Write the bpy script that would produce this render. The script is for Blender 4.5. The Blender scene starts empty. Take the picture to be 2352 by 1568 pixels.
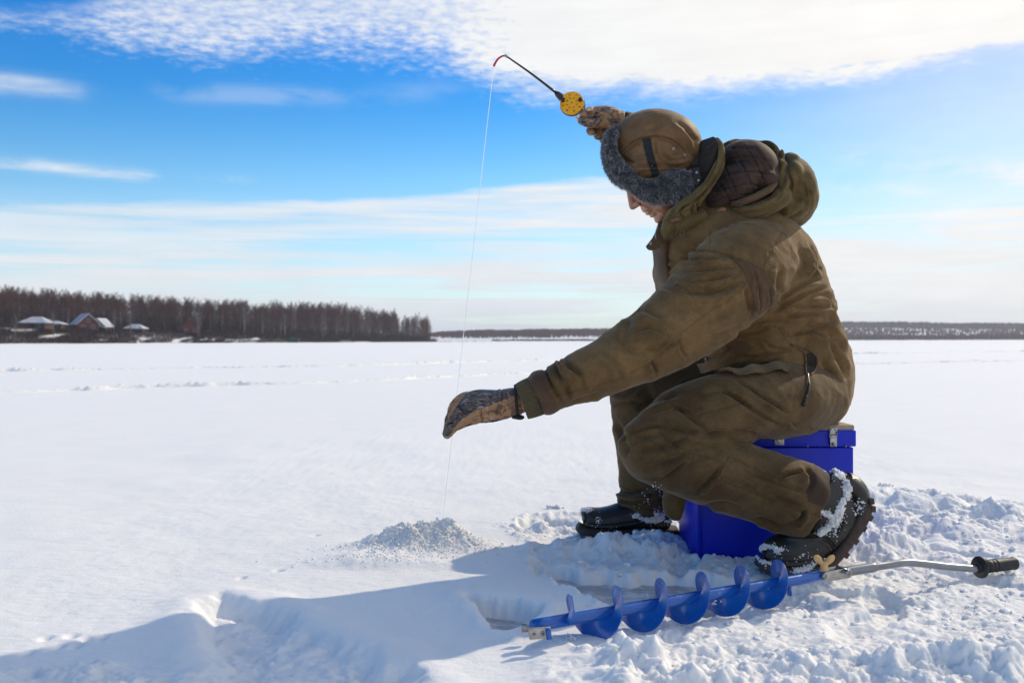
import bpy, math, random
import numpy as np
from mathutils import Vector, Matrix

# ------------------------------------------------------------------ camera, world, sun, exposure
scene = bpy.context.scene
COL = scene.collection
HC = 0.58                                    # lens height above the snow
cam_data = bpy.data.cameras.new('camera')
cam = bpy.data.objects.new('camera', cam_data); COL.objects.link(cam)
cam_data.lens = 35; cam_data.sensor_width = 36
cam_data.clip_start = 0.05; cam_data.clip_end = 20000
PITCH = -0.0006; ROLL = 0.0027
cam.matrix_world = Matrix.Translation((0, 0, HC)) @ Matrix.Rotation(math.pi/2 + PITCH, 4, 'X') @ Matrix.Rotation(-ROLL, 4, 'Z')
scene.camera = cam
cam_data.dof.use_dof = True; cam_data.dof.focus_distance = 2.62; cam_data.dof.aperture_fstop = 6.3
scene.view_settings.view_transform = 'Standard'; scene.view_settings.look = 'None'
scene.view_settings.exposure = 0.28; scene.view_settings.gamma = 1
scene.cycles.max_bounces = 7; scene.cycles.diffuse_bounces = 5

SUN_AZ = math.radians(48.0)                  # to the right of the view direction
SUN_EL = math.radians(35.0)
sun_dir = Vector((math.sin(SUN_AZ)*math.cos(SUN_EL), math.cos(SUN_AZ)*math.cos(SUN_EL), math.sin(SUN_EL)))
sd = bpy.data.lights.new('sun', 'SUN'); sd.energy = 2.65; sd.angle = math.radians(0.6); sd.color = (1.0, 0.85, 0.62)
sun = bpy.data.objects.new('sun', sd); COL.objects.link(sun)
sun.rotation_euler = sun_dir.to_track_quat('Z', 'Y').to_euler(); sun.location = (4, 4, 5)

F = 2352*35/36.0
RC = np.array(cam.matrix_world.to_3x3())
def ray(px, py):
    d = RC @ np.array([(px-1176.0)/F, -(py-784.0)/F, -1.0])
    return d/d[1]
def P(px, py, Y):                            # a point seen at this place of the view, Y metres away
    d = ray(px, py); return np.array([d[0]*Y, Y, HC+d[2]*Y])
def G(px, py, z=0.0):                        # the ground point seen there
    d = ray(px, py); s = (z-HC)/d[2]; return np.array([d[0]*s, d[1]*s, z])
def azel(px, py):
    d = ray(px, py); return math.atan2(d[0], d[1]), math.atan2(d[2], math.hypot(d[0], d[1]))
def project(co):
    q = (co - np.array([0, 0, HC])) @ RC
    return np.stack([1176 + F*q[:, 0]/-q[:, 2], 784 - F*q[:, 1]/-q[:, 2]], 1)

# ------------------------------------------------------------------ node helpers
class NT:
    def __init__(s, tree): s.t = tree; s.n = tree.nodes; s.l = tree.links
    def node(s, typ, **kw):
        n = s.n.new(typ)
        for k, v in kw.items(): setattr(n, k, v)
        return n
    def put(s, sock, v):
        if hasattr(v, 'is_output') or isinstance(v, bpy.types.NodeSocket): s.l.new(v, sock)
        else:
            try: sock.default_value = v
            except Exception: sock.default_value = (v[0], v[1], v[2], 1.0)
    def math(s, op, a, b=0.0, c=0.0, clamp=False):
        n = s.node('ShaderNodeMath', operation=op, use_clamp=clamp)
        s.put(n.inputs[0], a); s.put(n.inputs[1], b); s.put(n.inputs[2], c)
        return n.outputs[0]
    def mix(s, f, a, b, mode='MIX'):
        n = s.node('ShaderNodeMix', data_type='RGBA', blend_type=mode)
        s.put(n.inputs[0], f); s.put(n.inputs[6], a); s.put(n.inputs[7], b)
        return n.outputs[2]
    def noise(s, vec, scale, detail=4, rough=0.55, dist=0.0, out=0):
        n = s.node('ShaderNodeTexNoise')
        if vec is not None: s.put(n.inputs['Vector'], vec)
        n.inputs['Scale'].default_value = scale; n.inputs['Detail'].default_value = detail
        n.inputs['Roughness'].default_value = rough; n.inputs['Distortion'].default_value = dist
        return n.outputs[out]
    def ramp(s, f, pts, interp='LINEAR'):
        n = s.node('ShaderNodeValToRGB'); n.color_ramp.interpolation = interp
        e = n.color_ramp.elements
        while len(e) < len(pts): e.new(0.5)
        for i, (p, c) in enumerate(pts):
            e[i].position = p; e[i].color = (c, c, c, 1) if not hasattr(c, '__len__') else (c[0], c[1], c[2], 1)
        s.put(n.inputs[0], f); return n.outputs[0]
    def smooth(s, v, a, b):
        n = s.node('ShaderNodeMapRange', interpolation_type='SMOOTHSTEP')
        s.put(n.inputs[0], v); s.put(n.inputs[1], a); s.put(n.inputs[2], b)
        return n.outputs[0]
    def mapping(s, vec, scale=(1, 1, 1), loc=(0, 0, 0), rot=(0, 0, 0)):
        n = s.node('ShaderNodeMapping'); s.put(n.inputs[0], vec)
        n.inputs['Scale'].default_value = scale; n.inputs['Location'].default_value = loc; n.inputs['Rotation'].default_value = rot
        return n.outputs[0]
    def bump(s, h, strength=0.3, dist=0.01, normal=None):
        n = s.node('ShaderNodeBump'); s.put(n.inputs['Height'], h)
        n.inputs['Strength'].default_value = strength; n.inputs['Distance'].default_value = dist
        if normal is not None: s.put(n.inputs['Normal'], normal)
        return n.outputs[0]

# ------------------------------------------------------------------ sky
world = bpy.data.worlds.new('World'); scene.world = world; world.use_nodes = True
def build_sky():
    w = NT(world.node_tree); bg = w.n['Background']
    sky = w.node('ShaderNodeTexSky', sky_type='NISHITA'); sky.sun_disc = False
    sky.sun_elevation = SUN_EL; sky.sun_rotation = SUN_AZ
    sky.air_density = 1.0; sky.dust_density = 0.0; sky.ozone_density = 2.5
    tc = w.node('ShaderNodeTexCoord'); d = tc.outputs['Generated']
    sep = w.node('ShaderNodeSeparateXYZ'); w.put(sep.inputs[0], d); x, y, z = sep.outputs
    az = w.math('ARCTAN2', x, y)
    hor = w.math('SQRT', w.math('ADD', w.math('MULTIPLY', x, x), w.math('MULTIPLY', y, y)))
    el = w.math('ARCTAN2', z, hor)
    azn = w.math('ADD', w.math('MULTIPLY', az, 0.8), 0.5, clamp=True)        # 0..1 over +-0.625 rad
    def curve(pts, by_px=True):
        n = w.node('ShaderNodeFloatCurve'); w.put(n.inputs['Value'], azn)
        c = n.mapping.curves[0]; q = []
        for a, b in pts:
            if by_px: A, E = azel(a, b); q.append((A*0.8+0.5, E))
            else: A, E = azel(a, 784); q.append((A*0.8+0.5, b))
        while len(c.points) < len(q): c.points.new(0.5, 0.5)
        for pnt, (a, b) in zip(c.points, q): pnt.location = (a, b)
        n.mapping.use_clip = False; n.mapping.extend = 'HORIZONTAL'; n.mapping.update()
        return n.outputs[0]
    # cloud sheet coordinates: the direction carried to a flat layer overhead
    zz = w.math('ADD', w.math('MAXIMUM', z, 0.0), 0.06)
    cmb = w.node('ShaderNodeCombineXYZ'); w.put(cmb.inputs[0], w.math('DIVIDE', x, zz)); w.put(cmb.inputs[1], w.math('DIVIDE', y, zz))
    flat = cmb.outputs[0]
    cm2 = w.node('ShaderNodeCombineXYZ'); w.put(cm2.inputs[0], az); w.put(cm2.inputs[1], el); ae = cm2.outputs[0]
    nbig = w.noise(w.mapping(ae, (3.5, 11, 1)), 1.0, 5, 0.6, 0.4)
    nmid = w.noise(w.mapping(ae, (10, 30, 1), (3, 1, 0)), 1.0, 6, 0.6, 0.3)
    cells = w.noise(w.mapping(flat, (1, 1, 1)), 24.0, 4, 0.62, 0.1)
    streak = w.noise(w.mapping(ae, (3.0, 55, 1), (5, 2, 0), (0, 0, 0.03)), 1.0, 6, 0.55, 0.5)
    streak2 = w.noise(w.mapping(ae, (7.0, 160, 1), (1, 7, 0), (0, 0, 0.02)), 1.0, 5, 0.6, 0.4)
    wob = w.math('MULTIPLY', w.math('SUBTRACT', nmid, 0.5), 0.05)
    wob2 = w.math('MULTIPLY', w.math('SUBTRACT', nbig, 0.5), 0.05)
    def above(cv, soft, off=None):
        v = w.math('SUBTRACT', el, cv)
        if off is not None: v = w.math('ADD', v, off)
        return w.smooth(v, -soft, soft)
    # 1 big sheet at the top
    lo = curve([(-300, 20), (0, 25), (130, 40), (300, 88), (500, 112), (700, 95), (900, 108), (1020, 130), (1120, 176), (1300, 200), (1500, 196), (1700, 178), (1900, 158), (2100, 125), (2352, 70), (2700, 40)])
    hi = curve([(-300, 18), (0, 22), (130, 25), (260, 5), (420, -40), (700, -150), (1000, -260), (2700, -300)])
    wobc = w.math('ADD', wob, w.math('MULTIPLY', w.math('SUBTRACT', cells, 0.5), w.math('SUBTRACT', 0.055, w.math('MULTIPLY', w.smooth(az, -0.1, 0.1), 0.032))))
    big = w.math('MULTIPLY', above(lo, 0.024, wobc), w.math('SUBTRACT', 1.0, above(hi, 0.015, wob)))
    dens = curve([(-300, .45), (200, .55), (600, .62), (1000, .70), (1300, .92), (1600, 1.15), (2700, 1.3)], False)
    tex = w.ramp(w.math('ADD', w.math('MULTIPLY', cells, 0.75), w.math('MULTIPLY', nbig, 0.25)), [(0.33, 0.0), (0.62, 1.0)])
    tex = w.math('ADD', tex, w.math('MULTIPLY', w.smooth(az, -0.12, 0.10), 0.75), clamp=True)
    solid = w.math('MULTIPLY', tex, 0.55)
    top = w.math('MULTIPLY', big, w.math('ADD', w.math('SUBTRACT', dens, 0.30), solid), clamp=True)
    # 2 wedge in the middle, 3 low bands
    def band(c, wd, amp=1.0, soft=None):
        v = w.math('DIVIDE', w.math('ADD', w.math('SUBTRACT', el, c), w.math('MULTIPLY', w.math('SUBTRACT', streak, 0.5), 0.03)), wd)
        g = w.math('EXPONENT', w.math('MULTIPLY', w.math('MULTIPLY', v, v), -1.0))
        return w.math('MULTIPLY', g, amp)
    w_up = curve([(-300, 478), (0, 474), (300, 466), (600, 466), (900, 456), (1200, 430), (1430, 412), (1650, 425), (1900, 500), (2100, 560), (2700, 600)])
    w_lo = curve([(-300, 560), (0, 560), (600, 558), (800, 545), (1100, 538), (1430, 530), (1600, 520), (1900, 515), (2700, 600)])
    wedge = w.math('MULTIPLY', above(w_lo, 0.008, w.math('MULTIPLY', w.math('SUBTRACT', streak, 0.5), 0.035)),
                   w.math('SUBTRACT', 1.0, above(w_up, 0.005, w.math('MULTIPLY', w.math('SUBTRACT', nmid, 0.5), 0.018))))
    wtx = w.ramp(w.math('ADD', w.math('MULTIPLY', streak2, 0.5), w.math('MULTIPLY', streak, 0.5)), [(0.33, 0.35), (0.56, 1.0)])
    wd_ = curve([(-300, .7), (0, .75), (600, .85), (1000, .95), (1400, 1.05), (1700, .7), (2000, .2), (2700, .2)], False)
    wedge = w.math('MULTIPLY', w.math('MULTIPLY', wedge, wtx), wd_)
    b1 = band(curve([(-300, 600), (0, 600), (500, 588), (900, 612), (1300, 608), (1440, 615), (1600, 640), (1900, 660), (2700, 650)]), 0.010, 1.0)
    b2 = band(curve([(-300, 640), (0, 640), (1100, 655), (1500, 650), (2352, 655), (2700, 655)]), 0.012, 0.8)
    bands = w.math('MULTIPLY', w.math('MAXIMUM', b1, b2), wtx)
    lowhaze = w.math('MULTIPLY', w.smooth(el, 0.17, 0.0), 0.62)
    lows = w.math('ADD', lowhaze, w.math('MULTIPLY', w.math('MULTIPLY', w.smooth(el, 0.15, 0.07), w.ramp(streak, [(0.42, 0.0), (0.58, 1.0)])), 0.75))
    # 4 wisps
    wisps = None
    for cpts, wd, amp, apts in (
        ([(-300, 195), (0, 200), (120, 214), (230, 226), (500, 240), (2700, 260)], 0.008, 0.55, [(-300, .8), (0, 1), (180, .8), (260, 0), (900, 0), (2700, 0)]),
        ([(-300, 370), (0, 376), (120, 385), (300, 402), (560, 414), (900, 430), (2700, 430)], 0.007, 0.75, [(-300, .8), (0, .8), (130, 1), (520, .7), (640, 0), (2700, 0)]),
        ([(-300, 215), (300, 215), (560, 220), (860, 225), (1100, 190), (1500, 225), (2700, 240)], 0.009, 0.22, [(-300, 0), (300, 0), (420, 1), (900, .8), (1070, .5), (1500, .5), (1700, 0), (2700, 0)]),
        ([(-300, 350), (1800, 340), (1950, 362), (2150, 385), (2352, 400), (2700, 410)], 0.010, 0.5, [(-300, 0), (1850, 0), (1950, .6), (2300, 1), (2700, 1)]),
        ([(-300, 530), (1850, 530), (2150, 522), (2352, 510), (2700, 500)], 0.006, 0.7, [(-300, 0), (1850, 0), (2000, .6), (2300, 1), (2700, 1)]),
        ([(-300, 440), (1850, 430), (2150, 440), (2700, 460)], 0.012, 0.35, [(-300, 0), (1800, .3), (2000, .8), (2300, .6), (2700, 1)])):
        b = w.math('MULTIPLY', band(curve(cpts), wd, amp), w.math('MULTIPLY', curve(apts, False), w.ramp(nmid, [(0.36, 0.0), (0.6, 1.0)])))
        wisps = b if wisps is None else w.math('MAXIMUM', wisps, b)
    veil = w.math('MULTIPLY', w.smooth(az, -0.02, 0.62), w.math('ADD', 0.42, w.math('MULTIPLY', nbig, 0.7)))
    cloud = w.math('MAXIMUM', top, w.math('MAXIMUM', wedge, w.math('MAXIMUM', bands, w.math('MAXIMUM', wisps, lows))))
    cloud = w.math('ADD', cloud, w.math('MULTIPLY', veil, 0.8), clamp=True)
    cloud = w.math('MULTIPLY', cloud, w.smooth(z, -0.08, -0.02))
    hs = w.node('ShaderNodeHueSaturation'); w.put(hs.inputs['Color'], sky.outputs[0]); hs.inputs['Saturation'].default_value = SKY_SAT; hs.inputs['Value'].default_value = SKY_VAL
    # clouds are lit by the sun: whiter and brighter towards it
    gx = sun_dir
    dt = w.node('ShaderNodeVectorMath', operation='DOT_PRODUCT'); w.put(dt.inputs[0], d); dt.inputs[1].default_value = tuple(gx)
    toward = w.smooth(dt.outputs['Value'], 0.55, 0.98)
    ccol = w.mix(w.smooth(el, 0.0, 0.30), CL_LOW, CL_HIGH)
    ccol = w.mix(toward, ccol, CL_SUN)
    shade = w.math('ADD', 0.83, w.math('ADD', w.math('MULTIPLY', streak, 0.16), w.math('MULTIPLY', nmid, 0.18)))
    vm = w.node('ShaderNodeVectorMath', operation='SCALE'); w.put(vm.inputs[0], ccol); w.put(vm.inputs['Scale'], shade)
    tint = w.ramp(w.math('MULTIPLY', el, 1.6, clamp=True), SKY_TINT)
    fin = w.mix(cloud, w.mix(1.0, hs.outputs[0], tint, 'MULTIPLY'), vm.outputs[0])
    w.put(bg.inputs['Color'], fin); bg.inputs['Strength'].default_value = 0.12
SKY_TINT = [(0.04, (0.66, 0.80, 0.93)), (0.256, (0.57, 0.77, 0.84)), (0.38, (0.20, 0.60, 0.82)), (0.48, (0.13, 0.56, 0.86)), (0.60, (0.30, 0.66, 0.86)), (0.80, (0.95, 1.0, 1.0))]  # last stop, overhead and out of view, raised to lift the ambient light
SKY_SAT = 1.25; SKY_VAL = 1.2
CL_LOW = (5.6, 5.9, 6.2); CL_HIGH = (6.15, 6.3, 6.45); CL_SUN = (6.9, 6.75, 6.55)
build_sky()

# ------------------------------------------------------------------ noise in numpy
_rs = np.random.RandomState(7)
_perm = _rs.permutation(512); _perm = np.concatenate([_perm, _perm, _perm])
_grad = _rs.randn(512, 3); _grad /= np.linalg.norm(_grad, axis=1)[:, None]
def pnoise(p, scale=1.0, seed=0):
    p = np.asarray(p, float)
    if p.shape[1] == 2: p = np.concatenate([p, np.zeros((len(p), 1))], 1)
    p = p*scale + seed*17.31 + 0.137
    i = np.floor(p).astype(np.int64); f = p-i; i &= 511
    u = f*f*f*(f*(f*6-15)+10)
    def g(dx, dy, dz):
        h = _perm[(_perm[(_perm[(i[:, 0]+dx) & 511]+i[:, 1]+dy) & 511]+i[:, 2]+dz) & 511]
        v = _grad[h]; return v[:, 0]*(f[:, 0]-dx)+v[:, 1]*(f[:, 1]-dy)+v[:, 2]*(f[:, 2]-dz)
    def L(a, b, t): return a+(b-a)*t
    x0 = L(L(g(0, 0, 0), g(1, 0, 0), u[:, 0]), L(g(0, 1, 0), g(1, 1, 0), u[:, 0]), u[:, 1])
    x1 = L(L(g(0, 0, 1), g(1, 0, 1), u[:, 0]), L(g(0, 1, 1), g(1, 1, 1), u[:, 0]), u[:, 1])
    return L(x0, x1, u[:, 2])*1.5
def fbm(p, scale, octs=4, rough=0.5, seed=0):
    s = 0; a = 1
    for k in range(octs): s = s + a*pnoise(p, scale*2**k, seed+k); a *= rough
    return s
def puffy(p, scale, octs=3, rough=0.5, seed=0):
    s = 0; a = 1
    for k in range(octs): s = s + a*np.abs(pnoise(p, scale*2.1**k, seed+k)); a *= rough
    return s
def sstep(a, b, x):
    t = np.clip((x-a)/(b-a), 0, 1); return t*t*(3-2*t)
def poly_sdf(p, poly):                       # negative inside
    poly = np.asarray(poly, float)[:, :2]; n = len(poly); d = np.full(len(p), 1e9); ins = np.zeros(len(p), bool)
    for i in range(n):
        a = poly[i]; b = poly[(i+1) % n]; ab = b-a; ap = p-a
        t = np.clip((ap@ab)/max(ab@ab, 1e-12), 0, 1); q = ap-t[:, None]*ab
        d = np.minimum(d, np.hypot(q[:, 0], q[:, 1]))
        c = (a[1] > p[:, 1]) != (b[1] > p[:, 1])
        xx = a[0]+(p[:, 1]-a[1])*(b[0]-a[0])/(b[1]-a[1] if abs(b[1]-a[1]) > 1e-12 else 1e-12)
        ins ^= c & (p[:, 0] < xx)
    return np.where(ins, -d, d)
def polyline_dist(p, line):                  # distance, signed distance, parameter 0..1 along the line
    line = np.asarray(line, float); seg = np.linalg.norm(line[1:]-line[:-1], axis=1); cum = np.concatenate([[0], np.cumsum(seg)])
    best = np.full(len(p), 1e9); sg = np.zeros(len(p)); tt = np.zeros(len(p))
    for i in range(len(line)-1):
        a = line[i]; ab = line[i+1]-a; ap = p-a
        t = np.clip((ap@ab)/max(ab@ab, 1e-12), 0, 1); q = ap-t[:, None]*ab; d = np.hypot(q[:, 0], q[:, 1])
        m = d < best; best = np.where(m, d, best)
        cr = ab[0]*ap[:, 1]-ab[1]*ap[:, 0]; sg = np.where(m, np.sign(cr), sg)
        tt = np.where(m, (cum[i]+t*seg[i])/cum[-1], tt)
    return best, best*sg, tt

# ------------------------------------------------------------------ objects
def tag(o, label=None, cat=None, group=None, kind=None):
    if label: o['label'] = label
    if cat: o['category'] = cat
    if group: o['group'] = group
    if kind: o['kind'] = kind
    return o
def empty(name, loc=(0, 0, 0), parent=None):
    o = bpy.data.objects.new(name, None); COL.objects.link(o); o.location = loc
    o.empty_display_size = 0.1
    if parent: o.parent = parent
    return o
def link(name, me, m=None, parent=None, smooth=True):
    o = bpy.data.objects.new(name, me); COL.objects.link(o)
    if m is not None:
        me.materials.clear(); me.materials.append(m)
    if smooth and len(me.polygons): me.polygons.foreach_set('use_smooth', np.ones(len(me.polygons), bool)); me.update()
    if parent is not None:
        o.parent = parent; o.matrix_parent_inverse = Matrix.Translation(-Vector(parent_loc(parent)))
    return o
def parent_loc(p):
    v = Vector(p.location)
    q = p.parent
    return v
def make_mesh(name, V, Fc):
    me = bpy.data.meshes.new(name); V = np.asarray(V, float)
    if isinstance(Fc, np.ndarray):
        k = Fc.shape[1]; n = len(Fc)
        me.vertices.add(len(V)); me.vertices.foreach_set('co', V.ravel())
        me.loops.add(n*k); me.loops.foreach_set('vertex_index', Fc.ravel().astype(np.int32))
        me.polygons.add(n); me.polygons.foreach_set('loop_start', np.arange(0, n*k, k, dtype=np.int32))
        me.update(calc_edges=True); me.validate()
    else: me.from_pydata([tuple(v) for v in V], [], [tuple(f) for f in Fc]); me.update()
    return me
def set_attr(me, name, vals):
    vals = np.asarray(vals, np.float32)
    if vals.ndim == 1:
        a = me.attributes.new(name, 'FLOAT', 'POINT'); a.data.foreach_set('value', vals)
    else:
        a = me.attributes.new(name, 'FLOAT_COLOR', 'POINT')
        if vals.shape[1] == 3: vals = np.concatenate([vals, np.ones((len(vals), 1), np.float32)], 1)
        a.data.foreach_set('color', vals.ravel())
class MB:                                    # collects shapes that become ONE mesh
    def __init__(s): s.V = []; s.F = []; s.n = 0
    def add(s, V, Fc):
        V = np.asarray(V, float); s.V.append(V); s.F += [tuple(int(i)+s.n for i in f) for f in Fc]; s.n += len(V); return s
    def verts(s): return np.concatenate(s.V)
    def mesh(s, name): return make_mesh(name, s.verts(), s.F)
    def build(s, name, m, parent=None, smooth=True): return link(name, s.mesh(name), m, parent, smooth)
    def rings(s, rings, cap=True):
        rings = [np.asarray(r) for r in rings]; n = len(rings[0]); V = np.concatenate(rings); Fc = []
        for i in range(len(rings)-1):
            for j in range(n):
                k = (j+1) % n; Fc.append((i*n+j, i*n+k, (i+1)*n+k, (i+1)*n+j))
        if cap:
            V = np.concatenate([V, [rings[0].mean(0)], [rings[-1].mean(0)]]); a = len(rings)*n; b = a+1
            for j in range(n):
                k = (j+1) % n; Fc.append((a, k, j)); Fc.append((b, (len(rings)-1)*n+j, (len(rings)-1)*n+k))
        return s.add(V, Fc)
    def tube(s, pts, r, n=12, cap=True):
        pts = np.asarray(pts, float); r = np.broadcast_to(r, (len(pts),))
        T = np.gradient(pts, axis=0); T /= np.linalg.norm(T, axis=1)[:, None]+1e-12
        up = np.array([0, 0, 1.0]) if abs(T[0][2]) < 0.9 else np.array([0, 1.0, 0]); u = np.cross(T[0], up); u /= np.linalg.norm(u); R = []
        for i in range(len(pts)):
            u = u-T[i]*(u@T[i]); u /= np.linalg.norm(u)+1e-12; v = np.cross(T[i], u); a = np.linspace(0, 2*np.pi, n, endpoint=False)
            R.append(pts[i]+r[i]*(np.cos(a)[:, None]*u+np.sin(a)[:, None]*v))
        return s.rings(R, cap)
    def ellipsoid(s, c, ax, nu=24, nv=14):   # ax: three half-axis vectors
        c = np.asarray(c, float); ax = np.asarray(ax, float); R = []
        for i in range(1, nv):
            t = np.pi*i/nv; a = np.linspace(0, 2*np.pi, nu, endpoint=False)
            R.append(c+np.cos(t)*ax[2]+np.sin(t)*(np.cos(a)[:, None]*ax[0]+np.sin(a)[:, None]*ax[1]))
        n0 = s.n; s.rings(R, True)
        V = s.V[-1]; V[-2] = c+ax[2]; V[-1] = c-ax[2]
        return s
    def sphere(s, c, r, nu=16, nv=10): return s.ellipsoid(c, np.eye(3)*r, nu, nv)
    def box(s, c, h, M=None):
        M = np.eye(3) if M is None else np.asarray(M)
        V = np.array([[x, y, z] for x in (-1, 1) for y in (-1, 1) for z in (-1, 1)])*np.asarray(h)
        return s.add(V@M.T+np.asarray(c), [(0, 1, 3, 2), (4, 6, 7, 5), (0, 4, 5, 1), (2, 3, 7, 6), (0, 2, 6, 4), (1, 5, 7, 3)])
    def prism(s, poly, axis):                # poly: (N,3) outline, extruded by the vector
        poly = np.asarray(poly, float); n = len(poly)
        V = np.concatenate([poly, poly+np.asarray(axis)])
        return s.add(V, [tuple(range(n-1, -1, -1)), tuple(range(n, 2*n))]+[(i, (i+1) % n, n+(i+1) % n, n+i) for i in range(n)])
def bevel(o, w=0.003, seg=2, ang=0.6):
    md = o.modifiers.new('bevel', 'BEVEL'); md.width = w; md.segments = seg; md.limit_method = 'ANGLE'; md.angle_limit = ang
    return o
def catmull(A, k):
    A = np.asarray(A, float)
    if len(A) < 3 or k <= 1:
        return A
    Q = np.concatenate([[2*A[0]-A[1]], A, [2*A[-1]-A[-2]]]); out = []
    for i in range(1, len(Q)-2):
        for t in np.arange(k)/k:
            a, b, c, d = Q[i-1], Q[i], Q[i+1], Q[i+2]
            out.append(0.5*((2*b)+(-a+c)*t+(2*a-5*b+4*c-d)*t*t+(-a+3*b-3*c+d)*t**3))
    out.append(A[-1]); return np.array(out)
def loft(mb, secs, k=4, n=36, sq=1.0, horizontal=False):
    """secs: (px, py, Y, half-width in px, half-depth in m); rings stand across the path"""
    S = catmull(secs, k); C = np.array([P(a[0], a[1], a[2]) for a in S])
    T = np.gradient(C, axis=0); R = []
    for i, a in enumerate(S):
        t = T[i]/np.linalg.norm(T[i]); yax = np.array([0, 1.0, 0])
        if horizontal: u = np.array([1.0, 0, 0]); v = yax
        else:
            u = np.cross(t, yax); u /= np.linalg.norm(u); v = np.cross(u, t); v /= np.linalg.norm(v)
        al = np.linspace(0, 2*np.pi, n, endpoint=False); ca, sa = np.cos(al), np.sin(al)
        ca = np.sign(ca)*np.abs(ca)**sq; sa = np.sign(sa)*np.abs(sa)**sq
        R.append(C[i]+ca[:, None]*u*(max(a[3], 1)/F*a[2])+sa[:, None]*v*max(a[4], .002))
    mb.rings(R); return mb
def remesh(mb, voxel, it=3, name='tmp'):
    me = mb.mesh(name); o = bpy.data.objects.new(name, me); COL.objects.link(o)
    md = o.modifiers.new('r', 'REMESH'); md.mode = 'VOXEL'; md.voxel_size = voxel; md.adaptivity = 0
    dg = bpy.context.evaluated_depsgraph_get(); m2 = bpy.data.meshes.new_from_object(o.evaluated_get(dg))
    bpy.data.objects.remove(o); bpy.data.meshes.remove(me)
    smooth_mesh(m2, it); return m2
def coords(me):
    a = np.empty(len(me.vertices)*3); me.vertices.foreach_get('co', a); return a.reshape(-1, 3)
def normals(me):
    me.update(); a = np.empty(len(me.vertices)*3); me.vertices.foreach_get('normal', a); return a.reshape(-1, 3)
def put_coords(me, co): me.vertices.foreach_set('co', co.ravel()); me.update()
def smooth_mesh(me, it, f=0.5):
    e = np.empty(len(me.edges)*2, np.int32); me.edges.foreach_get('vertices', e); e = e.reshape(-1, 2); co = coords(me)
    deg = np.bincount(e.ravel(), minlength=len(co)).astype(float)
    for _ in range(it):
        s = np.stack([np.bincount(e[:, 0], co[e[:, 1], k], len(co))+np.bincount(e[:, 1], co[e[:, 0], k], len(co)) for k in range(3)], 1)
        co = co+f*(s/np.maximum(deg, 1)[:, None]-co)
    put_coords(me, co)
def folds(me, lines, ymax=None, front=0.25, gain=1.8):
    """press creases into the camera side of cloth: (points in view, half-width px, depth m[, side])"""
    co = coords(me); nr = normals(me); pp = project(co)
    view = co-np.array([0, 0, HC]); view /= np.linalg.norm(view, axis=1)[:, None]
    w0 = sstep(front, -0.1, (nr*view).sum(1)); disp = np.zeros(len(co))
    for ln in lines:
        pts, wd, dep = ln[0], ln[1], ln[2]; side = ln[3] if len(ln) > 3 else 1
        a = np.asarray(pts, float); lo = a.min(0)-wd*5; hi = a.max(0)+wd*5
        m = np.where((pp[:, 0] > lo[0]) & (pp[:, 0] < hi[0]) & (pp[:, 1] > lo[1]) & (pp[:, 1] < hi[1]) & (w0 > 0))[0]
        if ymax is not None: m = m[co[m, 1] < ymax]
        if not len(m): continue
        line = catmull(a, 5); d, s, t = polyline_dist(pp[m], line); s = s*side
        ends = sstep(0, .22, t)*sstep(1, .78, t)*0.85+0.15*(d < wd*2)
        ends = ends*np.exp(-np.maximum(0, d-np.abs(s))/wd)
        prof = -np.exp(-(s/wd)**2)+0.75*np.exp(-((s-2.0*wd)/(1.5*wd))**2)+0.25*np.exp(-((s+2.2*wd)/(1.6*wd))**2)
        disp[m] += gain*dep*prof*ends
    put_coords(me, co+nr*(disp*w0)[:, None])
def wrinkle(me, amp, scale, seed=0, stretch=(1, 1, 1), sharp=0.5):
    co = coords(me); nr = normals(me); q = co*np.asarray(stretch)
    warp = np.stack([pnoise(q, scale*.6, seed+9), pnoise(q, scale*.6, seed+10), pnoise(q, scale*.6, seed+11)], 1)*0.35/scale
    n1 = 1-np.abs(pnoise(q+warp, scale, seed))*2.2; n2 = fbm(q+warp, scale*.7, 3, .5, seed+4)
    put_coords(me, co+nr*(amp*(sharp*(n1-.5)+(1-sharp)*n2))[:, None])
def line_mask(me, lines, wd, facing=True):
    co = coords(me); pp = project(co); out = np.zeros(len(co)); nr = normals(me)
    view = co-np.array([0, 0, HC]); w0 = ((nr*view).sum(1) < 0.05) if facing else np.ones(len(co), bool)
    for a in lines:
        d, s, t = polyline_dist(pp, catmull(np.asarray(a, float), 5)); out = np.maximum(out, np.exp(-(d/wd)**2))
    return out*w0
# ------------------------------------------------------------------ materials
def new_mat(name):
    m = bpy.data.materials.new(name); m.use_nodes = True; t = NT(m.node_tree); b = t.n['Principled BSDF']; return m, t, b
def simple(name, col, rough=0.6, metal=0.0, nscale=0, namt=0.15, bump=0, spec=None, coat=0):
    m, t, b = new_mat(name)
    if nscale:
        g = t.node('ShaderNodeTexCoord'); v = t.noise(g.outputs['Object'], nscale, 4)
        f = t.ramp(v, [(0.3, 1-namt), (0.7, 1+namt)])
        sc = t.node('ShaderNodeVectorMath', operation='MULTIPLY'); sc.inputs[0].default_value = col; t.put(sc.inputs[1], f)
        t.put(b.inputs['Base Color'], sc.outputs[0])
        if bump: t.put(b.inputs['Normal'], t.bump(v, bump, 0.01))
    else: b.inputs['Base Color'].default_value = (*col, 1)
    b.inputs['Roughness'].default_value = rough; b.inputs['Metallic'].default_value = metal
    if spec is not None: b.inputs['Specular IOR Level'].default_value = spec
    if coat: b.inputs['Coat Weight'].default_value = coat; b.inputs['Coat Roughness'].default_value = 0.08
    return m
M = {}
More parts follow.
